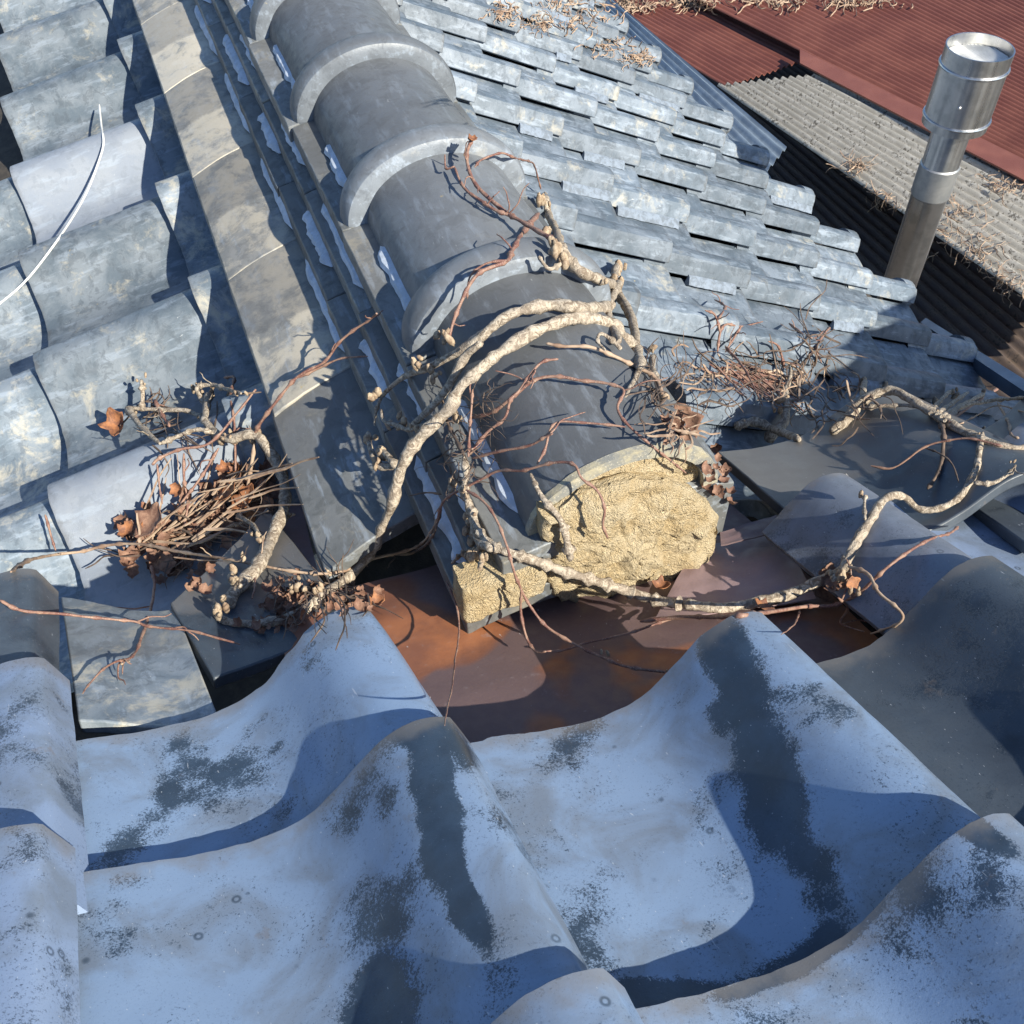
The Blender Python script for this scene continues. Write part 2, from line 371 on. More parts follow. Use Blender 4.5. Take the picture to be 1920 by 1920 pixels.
# ================================================================== WING ROOF, LEFT SLOPE
TL = .30
def lz(x): return -1.10+TL*(x+.25)
LWW = .305
lw_meshes = []
for s in range(4):
    V, F = tile_mesh(LWW*1.02, .33, .016, 1.05, seed=20+s, nu=44, nv=14, warp=.001)
    lw_meshes.append((V, F))
def wing_tile(meshset, M, mat, label, group, bv=.002):
    idx = random.randrange(len(meshset))
    ms = meshset[idx]
    if not isinstance(ms, bpy.types.Mesh):
        o = mesh('clay_tile', ms[0], ms[1], mat); o.data.materials.clear(); o.data.materials.append(None); meshset[idx] = o.data
    else:
        o = bpy.data.objects.new('clay_tile', ms); COL.objects.link(o)
    o.material_slots[0].link = 'OBJECT'; o.material_slots[0].material = mat
    bevel(o, bv, 2); o.matrix_world = M
    tag(o, label, 'roof tile', group); SOLIDS.append(o); return o
LX = [.015, -.25, -.475, -.70, -.925, -1.15]
HT = ['tucked under the ridge base strip', 'next to the ridge base strip', 'one step down from the ridge base', 'two steps down from the ridge base', 'three steps down', 'four steps down']
for ci, x in enumerate(LX):
    for k in range(-1, 9):
        y = 1.180+.3055*k
        if ci == 5 and k > 6: continue
        # the valley cuts these courses
        if k == -1 and ci >= 1: pass
        zf = fgz(x, y-.15)
        if lz(x) < zf-.13 and k < 0: continue
        M = frame((0, 1, 0), (-1, 0, -TL+.10), (x, y, lz(x)))
        M = jitter(M, .003, .012)
        if not in_view(M, LWW, .25, 0): continue
        pale = (ci == 1 and k in (0, 3))
        wing_tile(lw_meshes, M, M_LWP if pale else M_LW,
                  f"{'smooth lavender' if pale else 'weathered grey'} tile, {ORD[ci+1]} course left of ridge strip, {ORD[k+2]} row above leaf heap", 'curved tiles left of the ridge')

# ================================================================== WING ROOF, RIGHT SLOPE
TR = .58
def rz(x): return -.93-TR*(x-.5)
RWW = .260
rw_meshes = []
for s in range(5):
    V, F = tile_mesh(RWW*1.02, .27, .022, .92, seed=60+s, nu=30, nv=8, warp=.0015)
    rw_meshes.append((V, F))
RX = [.47, .665, .86, 1.055, 1.25, 1.44, 1.625, 1.80]
RN = ['beside the ridge', 'second down from the ridge', 'third down from the ridge', 'fourth down from the ridge', 'fifth down from the ridge', 'third up from the eave', 'second up from the eave', 'at the eave']
for ci, x in enumerate(RX):
    if ci == 0: continue
    for k in range(-3, 15):
        y = 1.155+.250*k + .004*ci
        if y-.26 < .35 and x < 1.0: continue
        if y < 1.0 and x < .70: continue
        if k < -1 and x < .8: continue
        M = frame((0, -1, 0), (1, 0, -TR+.12), (x, y-.0, rz(x)))
        M = jitter(M, .005, .015)
        if not in_view(M, RWW, .2, 0): continue
        if rz(x) < fgz(x, y)-.02 and y < .62: continue
        o = wing_tile(rw_meshes, M, M_RW, f"blue grey tile right of ridge, {ORD[ci]} course from ridge, {ORD[k+4]} row from near valley", 'curved tiles right of the ridge')
        if random.random() < .20 and 1 <= ci:
            # strip of white plaster squeezed out under the hump side
            Vp = []; Fp = []; n = 16; s = random.random()*9
            a0, a1 = random.uniform(-.20, -.08), random.uniform(-.05, -.004)
            for i in range(n+1):
                y0 = a0+(a1-a0)*i/n; hw = .010+.003*nz((s, i*.5, 0))
                Vp += [(.0005, y0, .004), (.007+.002*nz((i*.7, s, 1)), y0, .001), (.012+hw*.4, y0, -.010-.004*abs(nz((i*.4, s, 3)))), (.0005, y0, -.020)]
            for i in range(n):
                for j in range(4): Fp.append((i*4+j, i*4+(j+1) % 4, i*4+4+(j+1) % 4, i*4+4+j))
            Fp += [(0, 3, 2, 1), (n*4, n*4+1, n*4+2, n*4+3)]
            mesh('plaster_seam', Vp, Fp, M_SEAM, o)
        if ci == 7:
            # rolled round end of the eave tile
            Vp = []; Fp = []; n = 20; r = .040
            prof_c = [(-.03, .012), (-.03, r), (.006, r), (.012, r*.86), (.010, r*.72), (.004, r*.66), (.004, .0)]
            for (yy, rr) in prof_c:
                for i in range(n): a = 2*PI*i/n; Vp.append((-.050+rr*math.cos(a), yy, -.004+rr*math.sin(a)))
            for j in range(len(prof_c)-1):
                for i in range(n): Fp.append((j*n+i, j*n+(i+1) % n, (j+1)*n+(i+1) % n, (j+1)*n+i))
            mesh('round_end', Vp, Fp, M_RW, o)

# ================================================================== RIDGE
RXC, RZC, RR, KZ = .366, -.800, .108, .77
R0 = .62
def tube(pts_r, axis_y, half=False): pass
def ridge_cover(y0, y1, label, near_end=False):
    """round cover tile: y0 is its near end with the raised collar"""
    M = Matrix.Translation((RXC, y0, RZC)) @ Matrix.Rotation(random.uniform(-.01, .01), 4, 'Z') @ Matrix.Rotation(random.uniform(-.006, .006), 4, 'X')
    e = empty('round_ridge_tile', label, 'ridge tile', 'round cover tiles along the ridge', M)
    Lr = y1-y0; a0, a1 = -.16, PI+.16; n = 56
    def shell(name, pf, th_, mat):
        V = []; F = []; m = len(pf)
        for (yy, rr) in pf:
            for i in range(n+1):
                a = a0+(a1-a0)*i/n; q = rr+.0007*fb((a*2, yy*14, y0*5), 1.0)
                V.append((q*math.cos(a), yy, q*math.sin(a)*KZ))
        for j in range(m-1):
            for i in range(n):
                F.append((j*(n+1)+i, (j+1)*(n+1)+i, (j+1)*(n+1)+i+1, j*(n+1)+i+1))
        # close the two straight sides
        F.append(tuple(j*(n+1) for j in range(m-1))); F.append(tuple(j*(n+1)+n for j in range(m-2, -1, -1)))
        return mesh(name, V, F, mat, e)
    r = RR
    ys = [i/18 for i in range(19)]
    outer = [(.0+Lr*1.0*t + (0.0), r*(1.0-.02*t)) for t in ys]
    inner = [(yy, rr-.017) for (yy, rr) in reversed(outer)]
    pf = outer+inner+[outer[0]]
    b = shell('tile_body', pf, 0, M_TUBED if near_end else M_TUBE); bevel(b, .003, 3)
    SOLIDS.append(b)
    if near_end:
        # pale worn edge of the broken end
        V = []; F = []
        for i in range(n+1):
            a = PI*i/n
            for (rr, yy) in ((r+.0008, .006), (r+.0006, -.002), (r-.0165, -.002), (r-.0175, .004)):
                q = rr+.0012*fb((a*7, rr*50, 3), 1, 3); V.append((q*math.cos(a), yy, q*math.sin(a)*KZ))
        for i in range(n):
            for j in range(3): F.append((i*4+j, i*4+j+1, (i+1)*4+j+1, (i+1)*4+j))
        mesh('worn_rim', V, F, M_RIM, e, angle=50)
    if not near_end:
        w = .055; h = .027
        pf = [(-.012, r-.006), (-.012, r+h*.55), (-.008, r+h*.85), (.002, r+h), (.018, r+h*1.02), (.032, r+h*.9), (.042, r+h*.6), (.047, r+h*.1), (.047, r-.004), (-.012, r-.006)]
        c = shell('collar', pf, 0, M_TUBE); SOLIDS.append(c)
    return e
RY = [.62, .945, 1.235, 1.54, 1.85, 2.17, 2.50]
for i in range(6):
    ridge_cover(RY[i], RY[i+1]+.01, ['broken round ridge tile with mortar showing in its open end, nearest of the row',
        'round ridge tile whose collar lies under the crossing vine stems', 'round ridge tile with a small stamped mark, third from the mortar end',
        'round ridge tile with fine white scratches, fourth from the mortar end', 'round ridge tile with a dark round smudge, fifth from the mortar end',
        'round ridge tile cut off by the top edge of the photo'][i], near_end=(i == 0))

# layered flat tiles under the cover
def noshi(y0, y1, xl, xr, zl, zr_, th, label, group, mat, skew=0.0, plaster=None, seed=0, zo=0.0, rag=0.0, sag=0.0):
    """one flat tile: long along the ridge, from xl (outer edge) to xr, slightly convex"""
    nx, ny = 8, 22; V = []; F = []
    for bot in (0, 1):
        for j in range(ny+1):
            t = j/ny
            for i in range(nx+1):
                s = i/nx
                y = y0+(y1-y0)*t+skew*(s-.5)
                if j in (0, ny): y += .0015*fb((s*6, seed, j), 1)
                x = xl+(xr-xl)*s
                if i == 0: x += .0010*fb((t*8, seed, 0), 1)
                if i == nx and rag: x += rag*fb((t*7, seed*3, 5), 1)-rag*.5
                z = zl+(zr_-zl)*s + .006*math.sin(PI*s)*(1 if not bot else 1) + .0006*fb((x*20, y*20, seed), 1)-sag*(1-t)
                V.append((x, y, z-(th if bot else 0)))
    n1 = nx+1; off = n1*(ny+1)
    for j in range(ny):
        for i in range(nx):
            a = j*n1+i; F.append((a, a+1, a+n1+1, a+n1)); F.append((off+a, off+a+n1, off+a+n1+1, off+a+1))
    for i in range(nx):
        a = i; F.append((a, off+a, off+a+1, a+1)); a = ny*n1+i; F.append((a, a+1, off+a+1, off+a))
    for j in range(ny):
        a = j*n1; F.append((a, a+n1, off+a+n1, off+a)); a = j*n1+nx; F.append((a, off+a, off+a+n1, a+n1))
    c = Vector(((xl+xr)/2, (y0+y1)/2, (zl+zr_)/2-th))
    V = [Vector(v)-c for v in V]
    o = mesh('flat_ridge_tile', V, F, mat); bevel(o, .0016, 2); o.location = c+Vector((0, 0, zo))
    o.rotation_euler = (random.uniform(-.004, .004), random.uniform(-.006, .006), random.uniform(-.004, .004))
    tag(o, label, 'ridge tile', group); SOLIDS.append(o)
    if plaster:
        for (pa, pb, px, pz, pw) in plaster:
            pn = 26; Vp = []; Fp = []; s = random.random()*40
            for q in range(pn+1):
                yy = pa+(pb-pa)*q/pn; tpr = min(1, q/3, (pn-q)/3)
                wv = pw*(.65+.5*fb((q*.22, s, 0), 1)+.2)*tpr+.001; hv = .007*tpr+.001
                Vp += [(px-wv, yy, pz), (px-wv*.8, yy, pz+hv*.8), (px, yy, pz+hv*1.5), (px+.010, yy, pz+hv*1.6), (px+.010, yy, pz)]
            for q in range(pn):
                for j in range(5): Fp.append((q*5+j, q*5+5+j, q*5+5+(j+1) % 5, q*5+(j+1) % 5))
            Fp += [(0, 1, 2, 3, 4), tuple(pn*5+j for j in (4, 3, 2, 1, 0))]
            Vp = [Vector(v)-c for v in Vp]
            mesh('plaster', Vp, Fp, M_PLASTER, o)
    return o
# wide base strip (lowest, lit)
SY = [.775, 1.055, 1.375, 1.69, 2.01, 2.33, 2.65]
SL = ['dark end piece of the wide flat strip with a bud cluster shadow on it', 'wide flat strip tile with soft tan stain above the raised pale joint', 'wide flat strip tile with orange lichen in its middle',
      'wide flat strip tile marked with a pale yellow blotch between two joints', 'wide flat strip tile with a cream patch, fifth from the leaf heap', 'wide flat strip tile cut off by the top of the photo']
for i in range(6):
    noshi(SY[i]+.001, SY[i+1]-.001+(.012 if i == 0 else 0), .066 if i else .064, .158+.03, -.938 if i else -.945, -.905, .022, SL[i], 'wide flat tiles at the foot of the ridge', M_STRIP if i else M_NOSHI, skew=.02,
          seed=i, plaster=[(SY[i]+.03, SY[i+1]-.05, .183, -.902, .008)] if i else None, sag=0)
# thin layers A, B and the ledge C
def layer(nm, ys, xl, xr, z, th, grp, lead, pl):
    for i in range(len(ys)-1):
        noshi(ys[i]+.0015, ys[i+1]-.0015, xl+random.uniform(-.003, .003), xr, z-.002, z+.006, th, f'{lead}, {ORD[i+1]} from mortar end', grp, M_NOSHI, skew=.006, seed=i*3+z*10,
              plaster=[(ys[i]+random.uniform(.02, .1), ys[i+1]-random.uniform(.02, .12), pl, z+.004, .012)] if pl else None)
layer('A', [.60, .90, 1.18, 1.49, 1.80, 2.11, 2.44], .182, .30, -.873, .030, 'lower thin tiles in the side of the ridge', 'thin dark tile in bottom layer beneath ridge ledge', .206)
layer('B', [.60, .80, 1.09, 1.40, 1.70, 2.02, 2.34], .206, .32, -.838, .026, 'upper thin tiles in the side of the ridge', 'thin dark tile in middle layer beneath ridge ledge', .230)
layer('C', [.60, .925, 1.225, 1.53, 1.84, 2.16, 2.48], .222, .40, -.800, .026, 'ledge tiles directly under the round cover tiles', 'tan stained ledge tile left of round cover tiles', .262)
# the same ledge on the far side
for i, (a, b_) in enumerate(zip([.62, .925, 1.225, 1.53, 1.84, 2.16], [.92, 1.22, 1.525, 1.835, 2.155, 2.48])):
    noshi(a+.001, b_-.001, .41, .50, -.80, -.812, .09, f'grey flat tile right of round cover tiles, {ORD[i+1]} from mortar end', 'far side ledge tiles', M_NOSHI, seed=40+i)

# clay core of the ridge, closed in by the tiles
def lump(name, outline, n_in, y_front, depth, mat, parent=None, bulge=.012, rough=.006, seed=0, keep=False):
    """rough lump: outline in x,z (world), front face towards -y; displaced"""
    m = len(outline); rings = 9; V = []; F = []
    cx = sum(p[0] for p in outline)/m; cz = sum(p[1] for p in outline)/m
    # densify
    D = []
    for i in range(m):
        a = Vector(outline[i]); b = Vector(outline[(i+1) % m]); k = max(2, int((b-a).length/.006))
        for q in range(k): D.append(a+(b-a)*q/k)
    nD = len(D)
    R = 18
    for r in range(R+1):
        f = r/R
        for p in D:
            x = cx+(p.x-cx)*f; z = cz+(p.y-cz)*f
            y = y_front-bulge*(1-f**3) + rough*1.2*fb((x*28, seed, z*28), 1, 5) + rough*.6*fb((x*110, seed, z*110), 1, 3)
            if r == R: y += .006
            e = 1+.03*f*fb((x*40, seed+4, z*40), 1, 3)
            V.append(Vector((cx+(x-cx)*e, y, cz+(z-cz)*e)))
    K = 6
    for r in range(1, K+1):
        f = r/K
        for p in D:
            e = 1+.04*fb((p.x*40, seed+f*2, p.y*40), 1, 3)-.03*f
            V.append(Vector((cx+(p.x-cx)*e, y_front+.006+depth*f, cz+(p.y-cz)*e)))
    T = R+K
    for r in range(T):
        for i in range(nD):
            a = r*nD+i; b = r*nD+(i+1) % nD; F.append((a, b, b+nD, a+nD))
    F.append(tuple(T*nD+i for i in range(nD)))
    o = mesh(name, V, F, mat, parent, angle=70)
    return o
def lpx(pts, y):  # outline given in photo pixels on the plane y = const
    return [(lambda p: (p.x, p.z))(onplane(a, b, (0, 1, 0), y)) for a, b in pts]
MO = lpx([(1045, 962), (1095, 932), (1150, 915), (1215, 905), (1262, 908), (1298, 925), (1325, 940), (1345, 968), (1350, 1005), (1335, 1042), (1300, 1078), (1240, 1108), (1180, 1105), (1110, 1118), (1065, 1140), (1035, 1110), (1022, 1080), (1032, 1040), (1010, 1000), (1015, 965)], .605)
main_mortar = lump('mortar_plug', MO, 0, .603, .016, M_MORTAR, bulge=.009, rough=.010)
tag(main_mortar, 'lumpy ochre clay mortar plugging the open end of the ridge', 'mortar'); SOLIDS.append(main_mortar)
m2 = lump('mortar_bedding', [(RXC+.100*math.cos(a), RZC+.002+.100*KZ*math.sin(a)) for a in [PI*i/24 for i in range(25)]]+[(RXC-.1, -.84), (RXC+.1, -.84)], 0, .630, .05, M_MORTAR, bulge=.003, rough=.004, seed=3)
tag(m2, 'crescent of yellow mortar bedding between the plug and the broken round tile', 'mortar'); SOLIDS.append(m2)
m3 = lump('mortar_bed', [(.178, -.822), (.262, -.818), (.272, -.845), (.268, -.868), (.176, -.872)], 0, .594, .03, M_MORTAR, bulge=.004, rough=.006, seed=7)
tag(m3, 'low strip of yellow mortar at the end of the side layers, left of the plug', 'mortar'); SOLIDS.append(m3)
m4 = lump('mortar_bed', [(.300, -.83), (.42, -.82), (.44, -.87), (.41, -.93), (.30, -.93)], 0, .66, .03, M_MORTAR, bulge=.004, rough=.008, seed=9)
tag(m4, 'shaded base of clay mortar below the plug, behind the long pale vine', 'mortar'); SOLIDS.append(m4)

# unseen ridge-shaped block, added out of frame to shade the tiles at lower right
A_, B_ = Vector((1.20, .02, 0)), Vector((2.7, .52, 0)); dd_ = (B_-A_).normalized(); nn_ = Vector((-dd_.y, dd_.x, 0))
V = []; F = []; sec = [(-.13, -.05), (-.13, .10), (-.15, .10), (-.15, .125), (-.12, .125), (-.12, .20)]+[(.12*math.cos(PI-PI*i/14), .20+.10*math.sin(PI*i/14)) for i in range(15)]+[(.12, .125), (.15, .125), (.15, .10), (.13, .10), (.13, -.05)]
for t in range(25):
    P_ = A_.lerp(B_, t/24)
    for (u_, h_) in sec: q_ = P_+nn_*u_; V.append(Vector((q_.x, q_.y, fgz(q_.x, q_.y)+h_+(.02 if t % 4 == 0 and h_ > .2 else 0))))
m_ = len(sec)
for t in range(24):
    for i in range(m_): F.append((t*m_+i, t*m_+(i+1) % m_, (t+1)*m_+(i+1) % m_, (t+1)*m_+i))
F += [tuple(range(m_-1, -1, -1)), tuple(24*m_+i for i in range(m_))]
tag(mesh('side_shade_block', V, F, M_NOSHI), 'unseen ridge shaped shade block added off to the right of the speckled tiles', 'ridge')

# ================================================================== DECK, VALLEY METAL
def quad_sheet(name, pts, mat, th=.002, n=(14, 14), wob=0.0, seed=0, wave=None):
    """sheet through 4 world points (a,b,c,d in order) as a grid solid"""
    a, b, c, d = [Vector(p) for p in pts]; nx, ny = n; V = []; F = []
    N = (b-a).cross(d-a).normalized()
    if N.z < 0: N = -N
    O = (a+b+c+d)/4
    for bot in (0, 1):
        for j in range(ny+1):
            for i in range(nx+1):
                s, t = i/nx, j/ny
                p = (a*(1-s)+b*s)*(1-t)+(d*(1-s)+c*s)*t
                h = wob*fb((s*3, t*3, seed), 1)
                if wave: h += wave(s, t)
                V.append(p+N*h-N*(th if bot else 0)-O)
    n1 = nx+1; off = n1*(ny+1)
    for j in range(ny):
        for i in range(nx):
            q = j*n1+i; F.append((q, q+1, q+n1+1, q+n1)); F.append((off+q, off+q+n1, off+q+n1+1, off+q+1))
    for i in range(nx):
        q = i; F.append((q, off+q, off+q+1, q+1)); q = ny*n1+i; F.append((q, q+1, off+q+1, off+q))
    for j in range(ny):
        q = j*n1; F.append((q, q+n1, off+q+n1, off+q)); q = j*n1+nx; F.append((q, off+q, off+q+n1, q+n1))
    o = mesh(name, V, F, mat, angle=50); o.location = O; return o
def fgp(px, py, off): return onplane(px, py, (FS, FT, 1), -FHH-off)
def P3(x, y, off): return Vector((x, y, fgz(x, y)-off))
deck = quad_sheet('roof_deck', [P3(-.9, -.8, .11), P3(1.6, -.8, .11), P3(1.6, .60, .11), P3(-.9, .60, .11)], M_DECK, .02)
tag(deck, kind='structure'); SOLIDS.append(deck)
deck2 = quad_sheet('roof_deck', [(-1.6, .55, lz(-1.6)-.10), (.36, .55, lz(.36)-.10), (.36, 4.2, lz(.36)-.10), (-1.6, 4.2, lz(-1.6)-.10)], M_DECK, .02)
tag(deck2, kind='structure'); SOLIDS.append(deck2)
deck3 = quad_sheet('roof_deck', [(.45, .45, rz(.45)-.10), (1.84, .45, rz(1.84)-.10), (1.84, 4.6, rz(1.84)-.10), (.45, 4.6, rz(.45)-.10)], M_DECK, .02)
tag(deck3, kind='structure'); SOLIDS.append(deck3)
fl = quad_sheet('valley_flashing', [P3(-.02, .38, .075), P3(.56, .38, .078), P3(.58, .74, .062), P3(.0, .74, .058)], M_RUST, .0015, (24, 24), .006, 3)
tag(fl, 'rust stained metal valley sheet under the end of the ridge', 'flashing'); SOLIDS.append(fl)
fl2 = quad_sheet('valley_flashing', [fgp(1225, 1165, .062), fgp(1530, 1122, .055), fgp(1462, 988, .045), fgp(1300, 1030, .050)], M_RUST2, .0015, (20, 20), .003, 5)
tag(fl2, 'faded purple metal flap with a bud shadow on it, right of the mortar', 'flashing'); SOLIDS.append(fl2)
fl3 = quad_sheet('valley_flashing', [fgp(1352, 1022, .028), fgp(1478, 992, .026), fgp(1455, 965, .022), fgp(1350, 998, .024)], M_RUST, .0015, (12, 8), .002, 8)
tag(fl3, 'rusty folded edge of metal showing above the purple flap', 'flashing'); SOLIDS.append(fl3)
fl4 = quad_sheet('valley_flashing', [fgp(470, 1190, .07), fgp(620, 1170, .07), fgp(560, 925, .06), fgp(455, 1010, .06)], M_RUST2, .0015, (12, 12), .004, 9)
tag(fl4, 'dull purple metal valley sheet below the dark strip end, left of the ridge', 'flashing'); SOLIDS.append(fl4)

def px_tile(label, a, b, c, d, off, mat, k=1.0, th=.015, sd=0, u0=0.0, u1=1.0, name='clay_tile', jag=0.0):
    """tile fitted over four photo pixels on the foreground plane sunk by off: a lower-left (trough side at its far end), b lower-right, c upper-right, d upper-left"""
    o4 = off if isinstance(off, (tuple, list)) else (off,)*4
    A, B, Cc, D = [fgp(p[0], p[1], q) for p, q in zip((a, b, c, d), o4)]
    nu, nv = 48, 16; V = []; F = []; O = (A+B+Cc+D)/4; N = (B-A).cross(D-A).normalized()
    if N.z < 0: N = -N
    for bot in (0, 1):
        for j in range(nv+1):
            t = j/nv
            for i in range(nu+1):
                s = i/nu; u = u0+(u1-u0)*s; tt = t
                p0 = (A*(1-s)+B*s); p1 = (D*(1-s)+Cc*s)
                if j == 0 and jag: p0 = p0+(p1-p0)*jag*max(0, fb((s*6, sd, 0), 1)+.3)
                p = p0*(1-tt)+p1*tt
                V.append(p+N*(prof(u, k)-prof(1, k)*0+.0008*fb((s*8, t*8, sd), 1)-(th if bot else 0))-O)
    n1 = nu+1; off2 = n1*(nv+1)
    for j in range(nv):
        for i in range(nu):
            q = j*n1+i; F.append((q, q+1, q+n1+1, q+n1)); F.append((off2+q, off2+q+n1, off2+q+n1+1, off2+q+1))
    for i in range(nu):
        q = i; F.append((q, off2+q, off2+q+1, q+1)); q = nv*n1+i; F.append((q, q+1, off2+q+1, off2+q))
    for j in range(nv):
        q = j*n1; F.append((q, q+n1, off2+q+n1, off2+q)); q = j*n1+nu; F.append((q, off2+q, off2+q+n1, q+n1))
    o = mesh(name, V, F, mat); bevel(o, .002, 2); o.location = O
    tag(o, label, 'roof tile'); SOLIDS.append(o); return o
# cut tile with a broken right side, left of the leaf heap
px_tile('cut grey tile with a broken right edge below the leaf heap', (108, 1100), (318, 1095), (400, 1300), (140, 1330), .012, M_LW, u0=.0, u1=.5, sd=2)
# dark tile lying across the valley bottom, left
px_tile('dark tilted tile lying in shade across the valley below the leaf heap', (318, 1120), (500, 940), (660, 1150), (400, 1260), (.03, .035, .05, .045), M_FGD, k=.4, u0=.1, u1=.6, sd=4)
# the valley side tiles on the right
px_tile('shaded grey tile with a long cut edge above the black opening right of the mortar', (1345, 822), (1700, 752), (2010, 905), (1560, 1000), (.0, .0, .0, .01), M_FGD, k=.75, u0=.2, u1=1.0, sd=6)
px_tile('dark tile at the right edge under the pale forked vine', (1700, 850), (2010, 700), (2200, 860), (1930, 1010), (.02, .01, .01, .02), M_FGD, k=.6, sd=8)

# ================================================================== BEYOND THE EAVE
def zpl(px, py, z, sx=0.0, sy=0.0): return onplane(px, py, (-sx, -sy, 1), z)
def corrugated(name, a, b, c, d, mat, pitch, amp, label, th=.004, extra=None, cat='corrugated roof'):
    """a->b is the direction along the corrugations; waves run across (a->d)"""
    a, b, c, d = map(Vector, (a, b, c, d)); wid = ((d-a).length+(c-b).length)/2; nw = max(3, wid/pitch)
    nx = 10; ny = int(nw*8)
    def wave(s, t): return amp*math.sin(2*PI*t*nw)+(extra(s, t) if extra else 0)
    o = quad_sheet(name, (a, b, c, d), mat, th, (nx, ny), .004, 2, wave)
    tag(o, label, cat); SOLIDS.append(o); return o
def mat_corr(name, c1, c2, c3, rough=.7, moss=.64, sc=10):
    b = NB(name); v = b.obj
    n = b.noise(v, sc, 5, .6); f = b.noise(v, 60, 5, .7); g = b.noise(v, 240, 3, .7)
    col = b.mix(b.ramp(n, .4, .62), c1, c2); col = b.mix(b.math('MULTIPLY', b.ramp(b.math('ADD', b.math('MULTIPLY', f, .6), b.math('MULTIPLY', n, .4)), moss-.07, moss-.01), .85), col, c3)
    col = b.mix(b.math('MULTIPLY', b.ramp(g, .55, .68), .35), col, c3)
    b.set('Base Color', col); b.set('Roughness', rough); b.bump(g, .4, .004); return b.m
M_ASB = mat_corr('weathered_fibre_cement', (.36, .335, .29), (.47, .44, .39), (.08, .07, .055), .9, .60)
M_RED = mat_corr('red_painted_iron', (.145, .045, .032), (.19, .065, .045), (.09, .045, .035), .6, .68, 3)
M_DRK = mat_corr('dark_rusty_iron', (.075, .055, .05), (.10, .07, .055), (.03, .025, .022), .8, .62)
Z1 = -3.0
asb_a = zpl(1345, 160, Z1); asb_b = zpl(2150, 712, Z1); asb_c = zpl(2350, 490, Z1); asb_d = zpl(1572, 138, Z1)
corrugated('fibre_cement_roof', asb_a, asb_b, asb_c, asb_d, M_ASB, .066, .016, 'grey white corrugated sheet roof with dark moss, beside the metal chimney')
rz0 = Z1-.05
corrugated('red_iron_roof', zpl(1085, 0, rz0), zpl(1362, 163, rz0), zpl(1530, 105, rz0), zpl(1290, -10, rz0), M_RED, .048, .009, 'red corrugated iron sheet nearest the tiled eave, below the long seam')
corrugated('red_iron_roof', zpl(1270, -20, Z1+.03), zpl(2100, 395, Z1+.03), zpl(2500, 210, Z1+.03), zpl(1700, -190, Z1+.03), M_RED, .048, .009, 'wide red corrugated iron roof in the top right corner, above the long seam')
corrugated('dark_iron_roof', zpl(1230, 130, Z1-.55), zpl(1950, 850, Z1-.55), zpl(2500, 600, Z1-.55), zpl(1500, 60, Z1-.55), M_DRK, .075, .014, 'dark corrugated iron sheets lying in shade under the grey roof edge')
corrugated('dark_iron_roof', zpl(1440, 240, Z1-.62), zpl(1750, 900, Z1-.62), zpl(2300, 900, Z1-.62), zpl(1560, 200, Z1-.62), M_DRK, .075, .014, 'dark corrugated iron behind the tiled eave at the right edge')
M_STEEL = mat_simple('pale_blue_galvanised', (.20, .25, .31), (.15, .19, .24), .45, 12, .001, metal=.3)
gt = quad_sheet('metal_gutter', [zpl(1120, 10, -2.7), zpl(1430, 330, -2.7), zpl(1475, 275, -2.7), zpl(1145, -5, -2.7)], M_STEEL, .004, (10, 30), .0, 0, lambda s, t: .012*math.sin(2*PI*t*4))
tag(gt, 'pale blue folded metal gutter between the tiled eave and the red roof', 'gutter')
gt2 = quad_sheet('metal_gutter', [zpl(1726, 604, -1.74), zpl(1960, 760, -1.60), zpl(1975, 745, -1.60), zpl(1736, 596, -1.74)], M_STEEL, .04, (10, 6), .0, 0)
tag(gt2, 'thin pale gutter edge behind the last tiles at the right edge', 'gutter')
grd = quad_sheet('ground', [(-60, -60, -6.5), (60, -60, -6.5), (60, 60, -6.5), (-60, 60, -6.5)], M_DECK, .05, (4, 4))
tag(grd, kind='structure')
# fascia strip of the red roof along the grey sheets
fs = quad_sheet('red_flashing_strip', [zpl(1500, 92, Z1+.05), zpl(2050, 362, Z1+.05), zpl(2040, 400, Z1+.05), zpl(1500, 118, Z1+.05)], M_RED, .01, (8, 4), .0)
tag(fs, 'smooth dark red capping strip between the grey and the red corrugated roofs', 'flashing')

# ------------------------------------------------------------------ metal chimney
def lathe(name, pf, mat, parent=None, n=56, wave=None):
    V = []; F = []
    for (r, z) in pf:
        for i in range(n): a = 2*PI*i/n; V.append((r*math.cos(a), r*math.sin(a), z))
    for j in range(len(pf)-1):
        for i in range(n): F.append((j*n+i, j*n+(i+1) % n, (j+1)*n+(i+1) % n, (j+1)*n+i))
    return mesh(name, V, F, mat, parent, angle=30)
def mat_inox():
    b = NB('stainless_steel'); v = b.obj
    s = b.noise(b.scale(v, (1, 1, .02)), 60, 4, .6); g = b.noise(v, 30, 4, .6)
    col = b.mix(b.ramp(g, .4, .7), (.60, .60, .61), (.46, .47, .48))
    b.set('Base Color', col); b.set('Metallic', 1.0); b.set('Roughness', b.ramp(s, .3, .7, .26, .40)); b.bump(s, .12, .002); return b.m
M_INOX = mat_inox()
M_TAPE = mat_simple('dull_aluminium_band', (.42, .42, .42), (.33, .34, .35), .5, 20, .001, metal=.8)
M_LINER = mat_simple('pale_ribbed_liner', (.70, .70, .68), (.6, .6, .58), .5, 30, .001, metal=.3)
base = atdepth(1682, 545, 3.1)
def z_at(px, py):  # height on the pipe's vertical axis seen at this pixel row
    best = None
    for i in range(4000):
        z = base.z+i*.0005; q = proj(Vector((base.x, base.y, z)))
        if q[1] <= py: return z
    return base.z+1
zcap0, zcap1 = z_at(0, 232), z_at(0, 88)
e = empty('metal_chimney', 'shiny stainless steel stove pipe with a drum shaped cowl rising behind the eave', 'chimney', None, Matrix.Translation((base.x, base.y, base.z-1.2)))
o0 = base.z-1.2
